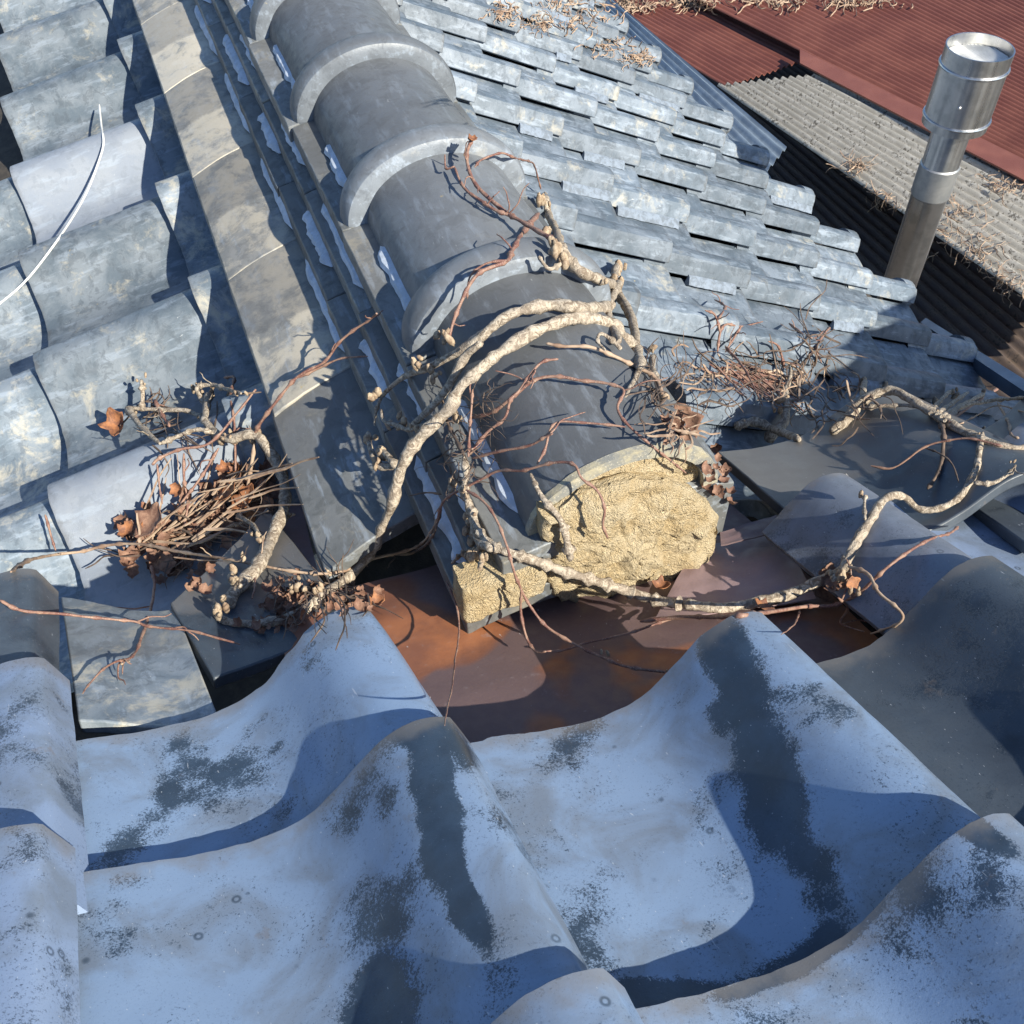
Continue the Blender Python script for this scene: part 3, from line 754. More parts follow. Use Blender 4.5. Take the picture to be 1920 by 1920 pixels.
lathe('pipe', [(.048, 0), (.049, zcap0-o0-.20), (.0505, zcap0-o0-.195), (.0505, zcap0-o0-.13), (.049, zcap0-o0-.125), (.049, zcap0-o0+.03)], M_INOX, e)
rc = .083
cw = lathe('cowl', [(.049, zcap0-o0+.01), (rc-.004, zcap0-o0-.002), (rc, zcap0-o0), (rc, zcap1-o0), (rc-.003, zcap1-o0+.0), (rc-.003, zcap1-o0-.05), (rc-.02, zcap1-o0-.052)], M_INOX, e)
for zz in (zcap0-o0+.022, zcap1-o0-.045):
    lathe('rim_band', [(rc, zz-.004), (rc+.003, zz-.003), (rc+.0042, zz), (rc+.003, zz+.003), (rc, zz+.004)], M_INOX, e)
lathe('joint_sleeve', [(.0492, zcap0-o0-.21), (.0525, zcap0-o0-.205), (.0528, zcap0-o0-.16), (.0525, zcap0-o0-.118), (.0492, zcap0-o0-.114)], M_TAPE, e)
# ribbed top plate
V = []; F = []; n = 40
for j in range(n+1):
    for i in range(n+1):
        x = -1+2*i/n; y = -1+2*j/n; f = 1/math.sqrt(max(1, 1e-9+(x*x+y*y))) if x*x+y*y > 1 else 1
        V.append((x*f*(rc-.004), y*f*(rc-.004), zcap1-o0-.030+.004*math.sin(x*rc*2*PI/.0085)))
for j in range(n):
    for i in range(n): F.append((j*(n+1)+i, j*(n+1)+i+1, (j+1)*(n+1)+i+1, (j+1)*(n+1)+i))
mesh('top_plate', V, F, M_LINER, e)
bm = bmesh.new(); bmesh.ops.create_uvsphere(bm, u_segments=10, v_segments=6, radius=.005); me = bpy.data.meshes.new('screw'); bm.to_mesh(me); bm.free(); me.materials.append(M_INOX)
sc_ = bpy.data.objects.new('screw', me); COL.objects.link(sc_); sc_.parent = e
dv = (-Vector((base.x, base.y, 0))).normalized(); sc_.location = (dv.x*rc, dv.y*rc, (zcap0+zcap1)/2-o0-.02)
e2 = e
#@@VINES@@
# ================================================================== VINES, TWIGS, LEAVES
bpy.context.view_layer.update()
_v = []; _f = []
for o in SOLIDS:
    k = len(_v); mw = o.matrix_world
    _v.extend(mw @ v.co for v in o.data.vertices); _f.extend(tuple(i+k for i in p.vertices) for p in o.data.polygons)
BV = BVHTree.FromPolygons(_v, _f)
def hit_depth(px, py, default=1.2):
    r = ray(px, py).normalized(); h = BV.ray_cast(Vector((0, 0, 0)), r)
    return h[0].dot(CF) if h[0] is not None else default
def spread_pts(pts, lift, span=None):
    """photo pixels -> points that hover LIFT in front of what lies behind them, smoothed"""
    raw = [hit_depth(p[0], p[1]) for p in pts]
    if span: mn = min(raw); raw = [min(r_, mn+span) for r_ in raw]
    lf = [(p[2] if len(p) > 2 else lift) for p in pts]
    d = [min(r_-l, r_-.003) for r_, l in zip(raw, lf)]
    for _ in range(3):
        d = [d[0]]+[.25*d[i-1]+.5*d[i]+.25*d[i+1] for i in range(1, len(d)-1)]+[d[-1]]
        d = [min(a, r_-.004) for a, r_ in zip(d, raw)]
    return [atdepth(p[0], p[1], dd) for p, dd in zip(pts, d)]
def catmull(P, per=6):
    if len(P) < 3: return [P[0].lerp(P[-1], i/per) for i in range(per+1)]
    out = []
    Q = [P[0]*2-P[1]]+list(P)+[P[-1]*2-P[-2]]
    for i in range(1, len(Q)-2):
        for j in range(per):
            t = j/per; a, b, c, d = Q[i-1], Q[i], Q[i+1], Q[i+2]
            out.append(.5*((2*b)+(-a+c)*t+(2*a-5*b+4*c-d)*t*t+(-a+3*b-3*c+d)*t**3))
    out.append(P[-1]); return out
def tube_geo(P, r0, r1, sides=8, knob=.25, freq=60.0, seed=0, node=None, kink=0.0):
    V = []; F = []; n = len(P); L = 0
    prev = None
    for i, p in enumerate(P):
        t = (P[min(i+1, n-1)]-P[max(i-1, 0)]).normalized()
        if prev is None: a = t.orthogonal().normalized()
        else: a = (prev-t*prev.dot(t)).normalized()
        prev = a; b = t.cross(a)
        if i: L += (p-P[i-1]).length
        f = i/(n-1); r = r0+(r1-r0)*f
        r *= 1+knob*fb((L*freq, seed, 0), 1, 3)
        if node: r *= 1+.9*math.exp(-((L % node)-node*.5)**2/(2*(node*.06)**2))
        if i in (0, n-1): r *= .55
        off = Vector((0, 0, 0))
        if kink: off = a*kink*fb((L*25, seed, 3), 1, 2)+b*kink*fb((L*25, seed, 9), 1, 2)
        for j in range(sides):
            an = 2*PI*j/sides; rr = r*(1+knob*.7*nz((j*1.7, L*freq*1.3, seed)))
            V.append(p+off+(a*math.cos(an)+b*math.sin(an))*rr)
    for i in range(n-1):
        for j in range(sides): F.append((i*sides+j, i*sides+(j+1) % sides, (i+1)*sides+(j+1) % sides, (i+1)*sides+j))
    F.append(tuple(range(sides-1, -1, -1))); F.append(tuple((n-1)*sides+j for j in range(sides)))
    return V, F
class Geo:
    def __init__(s): s.V = []; s.F = []
    def add(s, V, F):
        k = len(s.V); s.V += list(V); s.F += [tuple(i+k for i in f) for f in F]
def blob_geo(c, r, seed, stretch=1.3):
    V = []; F = []; m, n = 6, 8
    ax = Vector((nz((seed, 1, 2)), nz((seed, 5, 2)), .6)).normalized()
    for i in range(m+1):
        th = PI*i/m
        for j in range(n):
            ph = 2*PI*j/n; d = Vector((math.sin(th)*math.cos(ph), math.sin(th)*math.sin(ph), math.cos(th)))
            q = r*(1+.35*nz(d*2.2+Vector((seed*3, 0, 0))))
            p = d*q; p += ax*(p.dot(ax))*(stretch-1); V.append(c+p)
    for i in range(m):
        for j in range(n): F.append((i*n+j, (i+1)*n+j, (i+1)*n+(j+1) % n, i*n+(j+1) % n))
    return V, F
def clear(P, r):
    out = []
    for p in P:
        q = p.normalized(); h = BV.ray_cast(Vector((0, 0, 0)), q)
        if h[0] is not None and p.length > h[3]-r: p = q*(h[3]-r)
        out.append(p)
    for _ in range(2): out = [out[0]]+[out[i-1]*.25+out[i]*.5+out[i+1]*.25 for i in range(1, len(out)-1)]+[out[-1]]
    return out
def origin_shift(V, O): return [v-O for v in V]
class Vine:
    def __init__(s, name, label, cat, pts, r0, r1, lift, mat, group=None, **kw):
        P = catmull(spread_pts(pts, lift), 8); s.O = P[0].copy()
        s.e = empty(name, label, cat, group, Matrix.Translation(s.O)); s.n = 0
        s.stem('main_stem', P, r0, r1, mat, **kw)
    def stem(s, nm, P, r0, r1, mat, **kw):
        V, F = tube_geo(P, r0, r1, kw.pop('sides', 10 if r0 > .003 else 6), seed=random.random()*50, **kw)
        return mesh(nm, origin_shift(V, s.O), F, mat, s.e, angle=80)
    def branch(s, pts, w0, w1, lift, mat, nm=None, node=None, knob=None, twigs=0):
        """w0, w1 = width in photo pixels"""
        P = clear(catmull(spread_pts(pts, lift), 7), .002)
        d = P[0].dot(CF); r0 = w0*.5*d/FPX; r1 = w1*.5*P[-1].dot(CF)/FPX
        thick = w0 > 11
        if knob is None: knob = .38 if thick else .20
        s.stem(nm or ('stem' if thick else 'twig'), P, r0, r1, mat, knob=knob, freq=70 if thick else 150, node=node or (None if thick else .028), kink=.0015 if thick else .0008)
        for _ in range(twigs): s.side(P, mat)
        return P
    def side(s, P, mat, L=None):
        i = random.randrange(2, len(P)-2); p = P[i]; L = L or random.uniform(.015, .05)
        d = Vector((random.uniform(-1, 1), random.uniform(-1, .6), random.uniform(.1, 1))).normalized()
        Q = [p]; q = p.copy()
        for k in range(5):
            d = (d+Vector((random.uniform(-.5, .5), random.uniform(-.5, .5), random.uniform(-.5, .4)))).normalized(); q = q+d*L/5; Q.append(q.copy())
        s.stem('twig', catmull(Q, 3), .0011, .0006, mat, knob=.25, freq=200, sides=5)
    def buds(s, pts, lift, size=9, n=5, spread=14):
        n = max(2, n-1)
        for (x, y) in pts:
            g = Geo(); 
            for k in range(n):
                px, py = x+random.gauss(0, spread), y+random.gauss(0, spread)
                P = spread_pts([(px, py)], lift+random.uniform(-.004, .006))[0]
                V, F = blob_geo(P, size*random.uniform(.35, .9)*.5*P.dot(CF)/FPX*1.2, random.random()*90, random.uniform(1.3, 2.4)); g.add(V, F)
            mesh('bud_cluster', origin_shift(g.V, s.O), g.F, M_BUD, s.e, angle=60)
def Z5(l): return [(640+p[0]/3, 640+p[1]/3, *p[2:]) for p in l]
def Z4(l): return [(p[0]/3, 640+p[1]/3, *p[2:]) for p in l]
def Z6(l): return [(1280+p[0]/3, 640+p[1]/3, *p[2:]) for p in l]

# ---- the vine that hugs the ridge end
v = Vine('woody_vine', 'knotty pale vine arching over the ridge end with thin red twigs hanging over the mortar', 'vine',
    [(1200, 665, .01), (1175, 640, .012), (1150, 612, .014), (1100, 598, .016), (1060, 600, .018), (1000, 624, .022), (945, 655, .03), (902, 690, .045), (862, 730, .06), (835, 772, .07), (800, 806, .08), (765, 850, .09), (747, 890, .09), (735, 940, .09), (715, 990, .085), (692, 1040, .08), (650, 1085, .06), (600, 1118, .03)],
    (.0080), .0060, .03, M_BARK, knob=.38, freq=60, kink=.002)
B = v.branch
B([(1150, 572), (1100, 580), (1040, 572), (985, 580), (932, 605), (890, 640), (850, 665), (800, 690), (752, 710), (715, 745)], 20, 9, .035, M_BARK)
B([(715, 745), (705, 770), (702, 798)], 7, 4, .04, M_BARK, 'twig')
B([(903, 640), (873, 667), (842, 720), (807, 767), (773, 800)], 16, 13, .05, M_BARK)
B([(1200, 690), (1193, 650), (1185, 600), (1163, 555), (1152, 520), (1157, 495)], 22, 14, .03, M_BARK)
B([(1160, 640), (1140, 590), (1150, 550), (1162, 530)], 18, 14, .035, M_BARK)
B([(1165, 655), (1150, 640), (1127, 625), (1120, 640), (1135, 658)], 9, 5, .03, M_BARK)
B([(1152, 535), (1110, 520), (1068, 492), (1050, 462), (1042, 430), (1028, 402), (1022, 362)], 17, 11, .03, M_BARK)
B([(1060, 490), (1030, 505), (1010, 480)], 9, 5, .025, M_BARK)
B([(1045, 455), (1000, 428), (960, 405), (920, 375), (885, 335), (875, 290), (886, 258)], 9, 6, .035, M_TWIG, twigs=4)
B([(960, 405), (930, 395), (900, 375), (868, 350), (852, 312)], 7, 4, .03, M_TWIG, twigs=2)
B([(852, 312), (836, 316), (834, 290)], 4, 3, .035, M_TWIG)
B([(1010, 400), (985, 430), (960, 470), (950, 490), (900, 510), (872, 550), (850, 602), (840, 640)], 8, 6, .04, M_TWIG, twigs=2)
B([(955, 488), (910, 495), (880, 520), (876, 560)], 5, 3, .03, M_TWIG)
B([(890, 313), (903, 300), (940, 287), (967, 297), (993, 303), (1003, 313), (1014, 355)], 4, 3, .03, M_TWIG)
B(Z5([(1150, 10), (1260, 30), (1400, 30), (1530, 80), (1630, 130), (1760, 200), (1810, 320)]), 6, 8, .02, M_STRAW)
B(Z5([(1220, 100), (1130, 115), (1060, 190), (1000, 280), (950, 330), (920, 430), (820, 510), (720, 640)]), 5, 6, .03, M_TWIG, twigs=1)
B(Z5([(730, 430), (850, 400), (960, 320), (1080, 220), (1210, 195), (1350, 220), (1480, 235), (1590, 275), (1550, 370), (1610, 470), (1750, 590), (1850, 670), (1940, 740)]), 7, 4, .022, M_TWIG, twigs=2)
B(Z5([(740, 660), (880, 620), (1050, 590), (1130, 545), (1190, 520)]), 6, 4, .03, M_TWIG, twigs=2)
B(Z5([(1100, 690), (1150, 600), (1200, 460), (1380, 460), (1600, 480)]), 5, 4, .02, M_TWIG)
B(Z5([(540, 1000), (580, 890), (690, 830), (870, 730), (1010, 730), (1190, 680), (1310, 695), (1350, 770), (1440, 840), (1480, 950), (1470, 1030), (1500, 1110)]), 5, 5, .035, M_TWIG)
B(Z5([(690, 640), (700, 760), (690, 840), (730, 930), (760, 1050), (850, 1150), (950, 1190), (1100, 1240), (1300, 1310), (1500, 1370), (1650, 1420), (1780, 1460), (1920, 1480)]), 11, 20, .03, M_BARK, 'stem', knob=.3)
B([(1280, 1133), (1340, 1140), (1400, 1133), (1460, 1120), (1520, 1098), (1562, 1078), (1590, 1060)], 21, 20, .03, M_BARK)
B([(1560, 1092), (1582, 1058), (1612, 1010), (1640, 960), (1665, 932), (1695, 932), (1725, 955), (1770, 950), (1810, 920), (1832, 870), (1842, 812)], 19, 11, .02, M_BARK)
B([(1575, 1070), (1592, 1030), (1618, 992)], 9, 7, .015, M_BARK)
B([(1622, 975), (1620, 950), (1622, 930)], 6, 6, .03, M_BARK)
B([(1825, 905), (1862, 905), (1895, 885), (1905, 872)], 9, 5, .02, M_BARK, twigs=1)
B(Z5([(700, 835), (800, 900), (870, 1000), (930, 1150), (960, 1250), (990, 1350), (1050, 1470), (1150, 1600), (1340, 1720), (1480, 1780), (1600, 1830), (1820, 1860)]), 5, 6, .045, M_TWIG)
B(Z5([(1010, 1400), (1010, 1520), (1040, 1660), (1090, 1740), (1150, 1745)]), 5, 5, .04, M_TWIG)
B(Z5([(590, 1350), (650, 1500), (660, 1650), (640, 1800), (620, 1950), (580, 2160)]), 4, 3, .045, M_TWIG)
B(Z5([(1150, 1745), (1250, 1740), (1400, 1690), (1630, 1640), (1770, 1590), (1920, 1545)]), 4, 5, .02, M_TWIG)
B(Z5([(1060, 740), (1100, 830), (1160, 920), (1230, 1000), (1270, 1120), (1290, 1230)]), 7, 16, .02, M_BARK, 'twig')
B(Z5([(690, 640), (640, 540), (590, 440), (570, 330)]), 7, 5, .04, M_DTWIG, twigs=2)
B(Z5([(715, 650), (720, 520), (730, 400), (740, 270)]), 6, 4, .04, M_TWIG, twigs=2)
B(Z5([(560, 860), (480, 850), (385, 870)]), 4, 2, .03, M_DTWIG)
B(Z5([(180, 1215), (300, 1200), (400, 1190), (500, 1120), (560, 960)]), 6, 5, .04, M_DTWIG, twigs=1)
B(Z5([(310, 700), (250, 640), (215, 590)]), 17, 9, .06, M_BARK)
B(Z5([(300, 705), (210, 700), (165, 600), (150, 510)]), 14, 9, .06, M_BARK)
B(Z5([(470, 480), (380, 500), (300, 465), (240, 450), (225, 380)]), 12, 6, .06, M_BARK)
B(Z5([(710, 880), (740, 1000), (770, 1120), (850, 1170)]), 15, 18, .03, M_BARK)
B(Z5([(620, 1250), (700, 1180), (780, 1170)]), 6, 5, .02, M_BARK)
B([(1225, 668), (1222, 690), (1232, 712), (1240, 745)], 12, 8, .02, M_BARK)
B([(1200, 690), (1185, 720), (1172, 745)], 12, 6, .015, M_BARK)
v.buds([(1157, 500), (1152, 525), (1020, 375), (1035, 435), (1045, 465), (1060, 485)], .028, 15, 6, 8)
v.buds([(886, 262), (875, 285)], .035, 8, 4, 5)
v.buds(Z5([(190, 310), (165, 540), (240, 610), (200, 690)]), .06, 16, 4, 5)
v.buds(Z5([(280, 460), (340, 480), (430, 500)]), .06, 13, 4, 8)
v.buds(Z5([(640, 430), (600, 380), (610, 810), (680, 850), (520, 170)]), .04, 15, 4, 8)
v.buds(Z5([(700, 1010), (740, 1030), (740, 1150), (780, 1180), (800, 1240), (700, 1200)]), .03, 17, 6, 9)
v.buds([(820, 625), (835, 635), (800, 690), (782, 680)], .045, 15, 4, 6)
v.buds([(1240, 745), (1225, 655)], .02, 12, 3, 4)
v.buds([(1560, 1075), (1575, 1085), (1590, 1065), (1600, 1110)], .022, 13, 5, 7)
v.buds([(1620, 928), (1842, 808), (1898, 868), (1246, 1257), (1127, 1228)], .02, 9, 3, 4)

# ---- the vine in the left valley
v = Vine('woody_vine', 'grey knotty vine curling out of the leaf heap left of the ridge', 'vine',
    [(425, 1135, .01), (440, 1108, .02), (480, 1065, .03), (496, 1040, .035), (507, 1008, .04), (530, 960, .05), (534, 920, .055), (521, 873, .06), (497, 833, .06), (475, 815, .05), (433, 823, .045), (407, 813, .045), (385, 790, .05), (388, 765, .055), (393, 738, .06)],
    .0085, .0055, .03, M_BARK, knob=.30, freq=60, kink=.002)
B = v.branch
B([(477, 815), (490, 790), (520, 750), (560, 705), (610, 677), (640, 637), (690, 602), (706, 588)], 7, 4, .045, M_TWIG, twigs=3)
B([(560, 708), (600, 690), (640, 672), (690, 668)], 5, 3, .035, M_TWIG)
B([(385, 785), (350, 770), (300, 768), (240, 765)], 9, 7, .045, M_BARK, twigs=2)
B([(240, 765), (262, 797), (300, 832)], 11, 8, .05, M_BARK, twigs=1)
B([(300, 832), (340, 815), (372, 805), (400, 812)], 8, 8, .04, M_BARK)
B([(385, 760), (368, 727), (400, 722), (425, 730), (452, 738)], 9, 7, .055, M_BARK, twigs=2)
B([(452, 738), (455, 738), (490, 735)], 4, 3, .045, M_DTWIG)
B([(420, 708), (440, 708), (432, 740), (440, 800), (441, 890)], 5, 4, .045, M_TWIG, twigs=1)
B([(285, 872), (300, 858), (340, 842), (392, 832), (440, 780), (480, 730)], 6, 4, .045, M_TWIG)
B([(265, 712), (268, 740), (266, 765)], 8, 8, .05, M_BARK)
B([(290, 750), (305, 780), (318, 800)], 7, 5, .05, M_TWIG, twigs=1)
B([(410, 840), (380, 890), (350, 930), (330, 960)], 5, 4, .035, M_TWIG, twigs=1)
B([(345, 850), (345, 900), (352, 940), (345, 990)], 5, 4, .03, M_TWIG, twigs=1)
B([(295, 870), (298, 910), (305, 945)], 4, 3, .03, M_TWIG)
B([(478, 830), (470, 880), (462, 930)], 7, 6, .04, M_STRAW)
B([(20, 1072), (50, 1052), (100, 1040), (150, 1035), (200, 1022), (262, 1020), (340, 1035), (420, 1047), (500, 1062), (580, 1075), (640, 1073), (692, 1050), (770, 1030), (800, 1010), (822, 972)], 8, 5, .035, M_STRAW, twigs=6)
B([(0, 1125), (40, 1145), (100, 1150), (180, 1158), (250, 1165), (280, 1175), (360, 1183), (450, 1208)], 6, 4, .028, M_TWIG, twigs=2)
B([(282, 1055), (290, 1090), (285, 1130), (270, 1180), (255, 1220), (240, 1235), (215, 1242), (193, 1255), (170, 1280), (155, 1300)], 6, 3, .03, M_TWIG, twigs=4)
B([(85, 965), (95, 1000), (105, 1035)], 5, 3, .03, M_TWIG)
B([(605, 1122), (560, 1150), (520, 1165), (460, 1170), (412, 1160), (403, 1132)], 22, 13, .012, M_BARK)
B([(440, 1095), (432, 1080), (440, 1070)], 14, 11, .03, M_BARK)
B([(445, 965), (475, 985), (490, 1010)], 8, 8, .03, M_BARK)
B([(520, 970), (548, 965), (552, 966)], 10, 5, .05, M_BARK)
B([(475, 1065), (478, 1095), (473, 1122)], 4, 3, .03, M_TWIG)
v.buds([(400, 728), (372, 725), (445, 738), (390, 745), (425, 815), (265, 715)], .053, 10, 4, 7)
v.buds([(477, 812), (430, 822), (408, 1150), (415, 1130), (435, 1080), (555, 1105), (595, 1105), (480, 1015)], .035, 14, 5, 7)
v.buds([(455, 1050), (560, 1092), (610, 1080), (250, 765), (240, 1235)], .035, 9, 3, 6)

# ---- the vines at the upper right
v = Vine('woody_vine', 'pale vine with a thicket of stubs lying over the shaded tiles at the right edge', 'vine',
    [(1557, 812, .006), (1597, 775, .02), (1620, 750, .03), (1665, 733, .03), (1700, 744, .03), (1747, 775, .025), (1797, 802, .02), (1847, 828, .015), (1897, 838, .012), (1935, 835, .01)],
    .0075, .004, .02, M_BARK, knob=.35, freq=60, kink=.002)
B = v.branch
B([(1437, 825), (1467, 797), (1475, 767), (1471, 740), (1480, 713), (1484, 690)], 20, 6, .03, M_BARK)
B([(1380, 800), (1410, 790), (1440, 800), (1470, 812), (1500, 825)], 20, 14, .01, M_BARK)
for q in [((1745, 775), (1760, 755), (1782, 733)), ((1757, 778), (1780, 760), (1815, 735)), ((1765, 782), (1800, 762), (1845, 738)), ((1770, 790), (1810, 760), (1870, 750), (1920, 745))]: B(list(q), 12, 7, .03, M_BARK, 'stub')
B([(1780, 790), (1830, 755), (1880, 722)], 4, 3, .03, M_TWIG)
B([(1800, 795), (1830, 780), (1870, 760), (1925, 775)], 4, 3, .025, M_STRAW)
B([(1615, 765), (1660, 760), (1720, 762), (1760, 780)], 8, 6, .02, M_BARK)
B([(1622, 755), (1618, 730), (1622, 715)], 12, 11, .03, M_BARK)
B([(1763, 793), (1770, 813), (1764, 873), (1740, 917)], 8, 6, .012, M_DTWIG)
B([(1633, 873), (1677, 877), (1730, 840), (1773, 827), (1820, 822), (1880, 837)], 4, 4, .02, M_TWIG)
B([(1735, 840), (1760, 850), (1785, 870), (1798, 905)], 3, 3, .015, M_DTWIG)
B([(1870, 755), (1890, 790), (1895, 815), (1910, 822)], 4, 3, .02, M_STRAW, twigs=1)
v.buds([(1622, 722), (1665, 733), (1790, 738), (1845, 735), (1480, 740), (1458, 765), (1760, 770)], .03, 11, 4, 6)
v = Vine('thin_vine', 'long thin reddish runner crossing the dark tile and looping back, right of the flap', 'vine',
    [(1200, 1165), (1280, 1157), (1340, 1157), (1390, 1154), (1447, 1147), (1513, 1137), (1563, 1135), (1607, 1115), (1640, 1085), (1668, 1060), (1710, 1030), (1747, 1010), (1780, 1000), (1797, 987)], .0022, .0013, .028, M_TWIG, knob=.2, freq=150, node=.03)
B = v.branch
B([(1590, 1062), (1627, 1077), (1647, 1110), (1680, 1137), (1693, 1157), (1677, 1173), (1633, 1188)], 7, 4, .04, M_STRAW)
B([(1572, 1120), (1590, 1140), (1575, 1165), (1590, 1175), (1620, 1185)], 5, 3, .03, M_TWIG, twigs=2)
B([(1500, 1145), (1490, 1170), (1465, 1190)], 3, 2, .02, M_TWIG)
v = Vine('thin_vine', 'small forked twig standing on the sunny tiles above the red straw', 'vine',
    [(1345, 660), (1350, 625), (1362, 608), (1390, 612), (1430, 603)], .0024, .0014, .03, M_TWIG, knob=.2, freq=150, node=.03)
for q in [((1350, 625), (1340, 590), (1322, 582)), ((1345, 600), (1360, 575), (1340, 562)), ((1390, 612), (1372, 640), (1360, 660)), ((1480, 607), (1520, 635), (1545, 620)), ((1470, 690), (1460, 650), (1440, 640)), ((1545, 625), (1555, 615), (1530, 650), (1540, 680)), ((1360, 650), (1395, 690), (1430, 760))]:
    v.branch(list(q), 5, 3, .03, M_TWIG, twigs=2)

# ---- tangles nobody would count
def tangle(name, label, cat, area, n, wid, length, lift, mat, ang=None, spread=1.0, curl=.4, sides=4, fold=0.0):
    """area: list of (px,py,rx,ry)"""
    g = Geo(); O = None
    for k in range(n):
        ax, ay, rx, ry = random.choice(area)
        x0 = ax+random.gauss(0, rx*.5); y0 = ay+random.gauss(0, ry*.5)
        a = (ang if ang is not None else random.uniform(0, 2*PI)) + random.gauss(0, spread)
        L = length*random.uniform(.4, 1.3); pts = []
        x, y = x0, y0; lf = lift*random.random()
        for q in range(5):
            pts.append((x, y, lf+random.uniform(0, .3)*lift)); a += random.gauss(0, curl); x += math.cos(a)*L/4; y -= math.sin(a)*L/4
        P = catmull(spread_pts(pts, lift, .07), 3)
        w = wid*random.uniform(.5, 1.3)*.5*P[0].dot(CF)/FPX
        V, F = tube_geo(P, w, w*.6, sides, .2, 150, k)
        if O is None: O = P[0].copy()
        g.add(origin_shift(V, O), F)
    o = mesh(name, g.V, g.F, mat, angle=80); o.location = O
    tag(o, label, cat, kind='stuff'); return o
tangle('dry_twig_litter', 'pale dry twigs and stalks heaped in the left valley', 'twigs', [(300, 1020, 90, 40), (400, 950, 60, 50), (340, 1000, 60, 40)], 48, 5, 130, .05, M_STRAW, ang=.6, spread=.35, curl=.12)
tangle('dark_twig_litter', 'dark thin twigs tangled in the left valley', 'twigs', [(340, 1010, 110, 60), (450, 930, 60, 50), (560, 1130, 60, 30), (640, 1110, 50, 25), (300, 790, 80, 40)], 120, 3.5, 80, .04, M_DTWIG, curl=.4)
tangle('red_straw_bundle', 'bundle of red brown straw twigs on the sunny lower tiles', 'straw', [(1365, 690, 40, 22), (1400, 705, 30, 16)], 60, 3.5, 90, .02, M_TWIG, ang=-.5, spread=.22, curl=.1)
tangle('vine_thicket', 'thicket of dark brown tangled vine twigs in the right valley', 'twigs', [(1320, 720, 60, 50), (1460, 700, 60, 50), (1570, 765, 70, 45), (1230, 720, 30, 30), (1530, 650, 30, 30)], 130, 3.6, 75, .05, M_DTWIG, curl=.5)
tangle('vine_thicket', 'lighter twigs and peeling stalks mixed into the right valley thicket', 'twigs', [(1330, 700, 60, 40), (1580, 740, 60, 35), (1480, 730, 40, 40), (1270, 810, 20, 30)], 70, 5, 60, .05, M_STRAW, curl=.5)
tangle('twig_litter', 'fine dark twigs and rootlets caught along the left side of the ridge end', 'twigs', [(880, 830, 50, 60), (900, 760, 30, 60), (860, 900, 40, 40)], 70, 2.2, 60, .04, M_DTWIG, curl=.5)
tangle('dry_creeper', 'dry creeper heaped along the far eave by the red roof', 'dry creeper', [(950, 20, 30, 14), (1010, 45, 45, 18), (1080, 35, 60, 20), (1150, 85, 45, 16), (1200, 110, 30, 12), (1080, 5, 70, 16)], 340, 2.6, 17, .012, M_STRAW, curl=.8, sides=3)
tangle('dry_creeper', 'dry creeper hanging on the mossy edge of the grey corrugated roof', 'dry creeper', [(1650, 375, 36, 22), (1600, 310, 25, 10), (1770, 440, 50, 30), (1840, 470, 50, 40), (1890, 530, 30, 30), (1870, 350, 45, 25), (1800, 400, 50, 30)], 260, 2.3, 28, .04, M_STRAW, curl=.6, sides=3)
tangle('dry_creeper', 'band of dry creeper over the top edge of the red roof', 'dry creeper', [(1300, 4, 60, 5), (1450, 3, 80, 5), (1600, 3, 80, 5), (1180, 10, 50, 8)], 300, 3, 26, .05, M_STRAW, curl=.8, sides=3)

# ---- leaves
def leaf_geo(c, size, seed, up=None):
    rs = random.Random(seed); V = []; F = []
    N = Vector((rs.uniform(-.6, .6), rs.uniform(-.9, .2), rs.uniform(.5, 1))).normalized(); a = N.orthogonal().normalized(); a.rotate(Matrix.Rotation(rs.uniform(0, 2*PI), 3, N)); b = N.cross(a)
    nx, ny = 9, 6; curl = rs.uniform(1.5, 5.5); lobes = rs.uniform(0, 3)
    for j in range(ny+1):
        for i in range(nx+1):
            s = i/nx; t = (j/ny-.5)*2
            w = math.sin(PI*min(max(s*1.02, .02), .98))**.8*.38*(1+.28*math.sin(s*15+lobes*3+(t > 0)*2))
            x = s-.5; y = t*w
            z = curl*.5*y*y+curl*.35*x*x+.07*fb((s*5, t*4, seed), 1)
            V.append(c+(a*x+b*y+N*z)*size)
    for j in range(ny):
        for i in range(nx): F.append((j*(nx+1)+i, j*(nx+1)+i+1, (j+1)*(nx+1)+i+1, (j+1)*(nx+1)+i))
    return V, F
def litter(name, label, area, n, px, mat, lift=.02):
    g = Geo(); O = None
    for k in range(n):
        ax, ay, rx, ry = random.choice(area)
        P = spread_pts([(ax+random.gauss(0, rx*.5), ay+random.gauss(0, ry*.5))], random.uniform(.002, lift))[0]
        if O is None: O = P.copy()
        V, F = leaf_geo(P, px*random.uniform(.5, 1.2)*P.dot(CF)/FPX, k*7+len(name)); g.add(origin_shift(V, O), F)
    o = mesh(name, g.V, g.F, mat, angle=80); o.location = O; tag(o, label, 'leaves', kind='stuff'); return o
litter('leaf_litter', 'brown dead leaves packed in the left valley', [(300, 1010, 90, 45), (400, 960, 70, 50), (470, 920, 40, 40), (350, 1060, 90, 35)], 130, 40, M_LEAF2, .03)
litter('leaf_litter', 'orange dry leaf scraps scattered over the left valley heap', [(290, 1000, 80, 40), (400, 950, 70, 50), (440, 905, 40, 40)], 14, 34, M_LEAF, .045)
litter('leaf_litter', 'shredded brown leaves behind the hump below the ridge base', [(650, 1120, 60, 28), (560, 1110, 50, 25), (520, 1160, 50, 30)], 90, 26, M_LEAF2, .02)
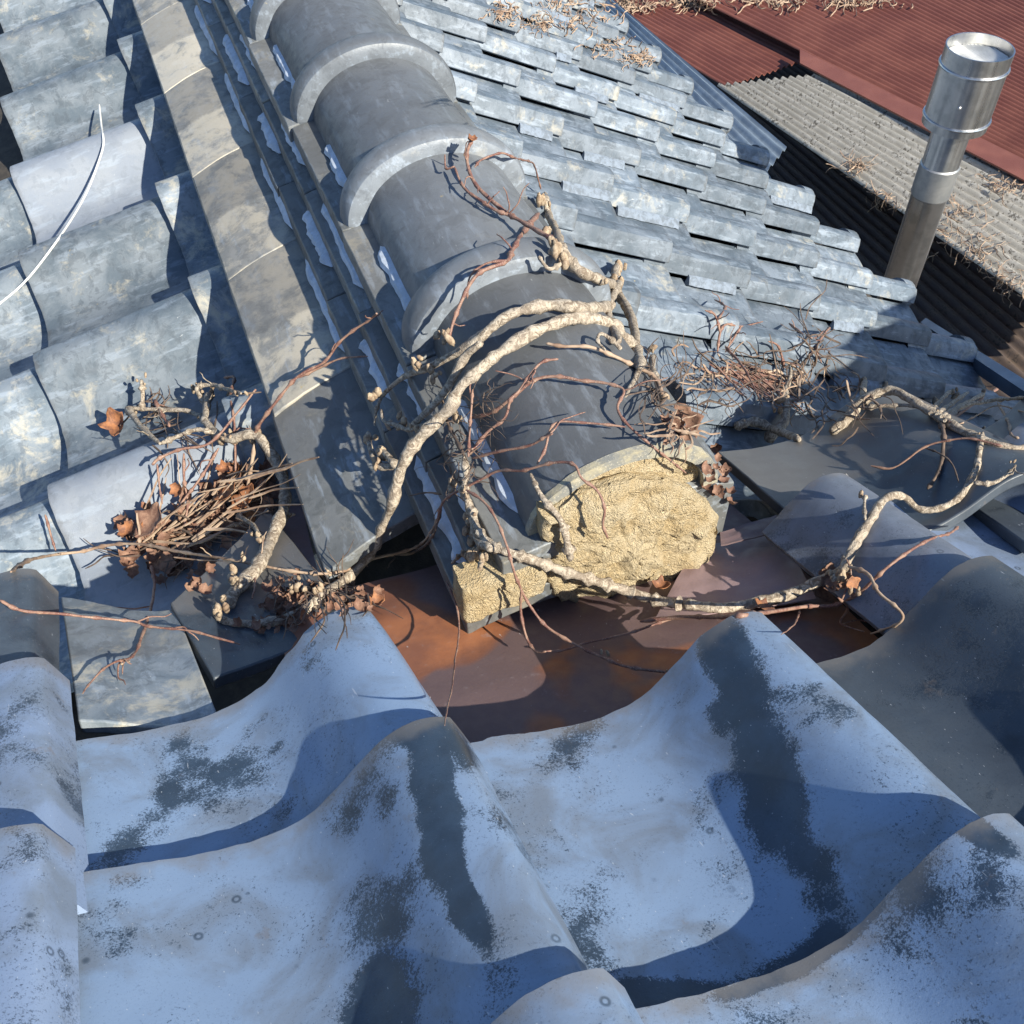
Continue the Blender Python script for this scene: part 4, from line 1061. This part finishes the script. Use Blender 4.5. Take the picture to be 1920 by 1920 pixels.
litter('leaf_litter', 'dark leaf crumbs in the right valley and black opening', [(1270, 800, 30, 40), (1350, 900, 40, 50), (1560, 1090, 30, 22)], 50, 26, M_LEAF2, .02)
def leaf(label, px, py, size, mat, lift, seed):
    P = spread_pts([(px, py)], lift)[0]; V, F = leaf_geo(Vector((0, 0, 0)), size*P.dot(CF)/FPX, seed)
    o = mesh('dead_leaf', V, F, mat, angle=80); o.location = P
    md = o.modifiers.new('thick', 'SOLIDIFY'); md.thickness = .0006
    tag(o, label, 'leaf', 'dry leaves caught in the vines')
leaf('torn orange leaf lying on the sunny tile left of the leaf heap', 222, 796, 58, M_LEAF, .035, 3)
leaf('curled yellow orange leaf standing up out of the left heap', 428, 925, 56, M_LEAF, .05, 8)
leaf('orange leaf standing at the top of the left heap', 462, 935, 60, M_LEAF, .045, 14)
leaf('large crumpled brown leaf in the middle of the left heap', 285, 980, 75, M_LEAF2, .05, 21)
leaf('small red leaf beside the shredded leaves below the ridge base', 705, 1130, 36, M_LEAF, .02, 5)
leaf('bright orange leaf caught on the pale runner below the purple flap', 1432, 1137, 42, M_LEAF, .035, 6)
leaf('orange leaf at the knot of the vines right of the purple flap', 1598, 1092, 32, M_LEAF, .03, 9)
leaf('dark red leaf under the knot of the vines, right of the purple flap', 1545, 1112, 48, M_LEAF2, .02, 12)
leaf('broad maroon leaf standing beside the broken round tile', 1285, 790, 78, M_LEAF2, .04, 31)
leaf('small orange leaf at the foot of the mortar plug', 1238, 1100, 34, M_LEAF, .015, 17)
leaf('tiny red leaf tip on the twig over the round tile collar', 885, 262, 22, M_LEAF, .045, 19)

# ---- white wire on the left slope
P = catmull(spread_pts([(186, 196, .035), (190, 235, .03), (194, 268, .024), (186, 300, .022), (165, 355, .022), (138, 405, .022), (92, 472, .018), (40, 535, .014), (-30, 592, .012)], .02), 10); P = clear(P, .006)
V, F = tube_geo(P, .0021, .0021, 8, 0, 1, 0)
o = mesh('white_wire', origin_shift(V, P[0]), F, M_WIRE, angle=80); o.location = P[0]
tag(o, 'bent white wire lying across the sunny tiles at upper left', 'wire')
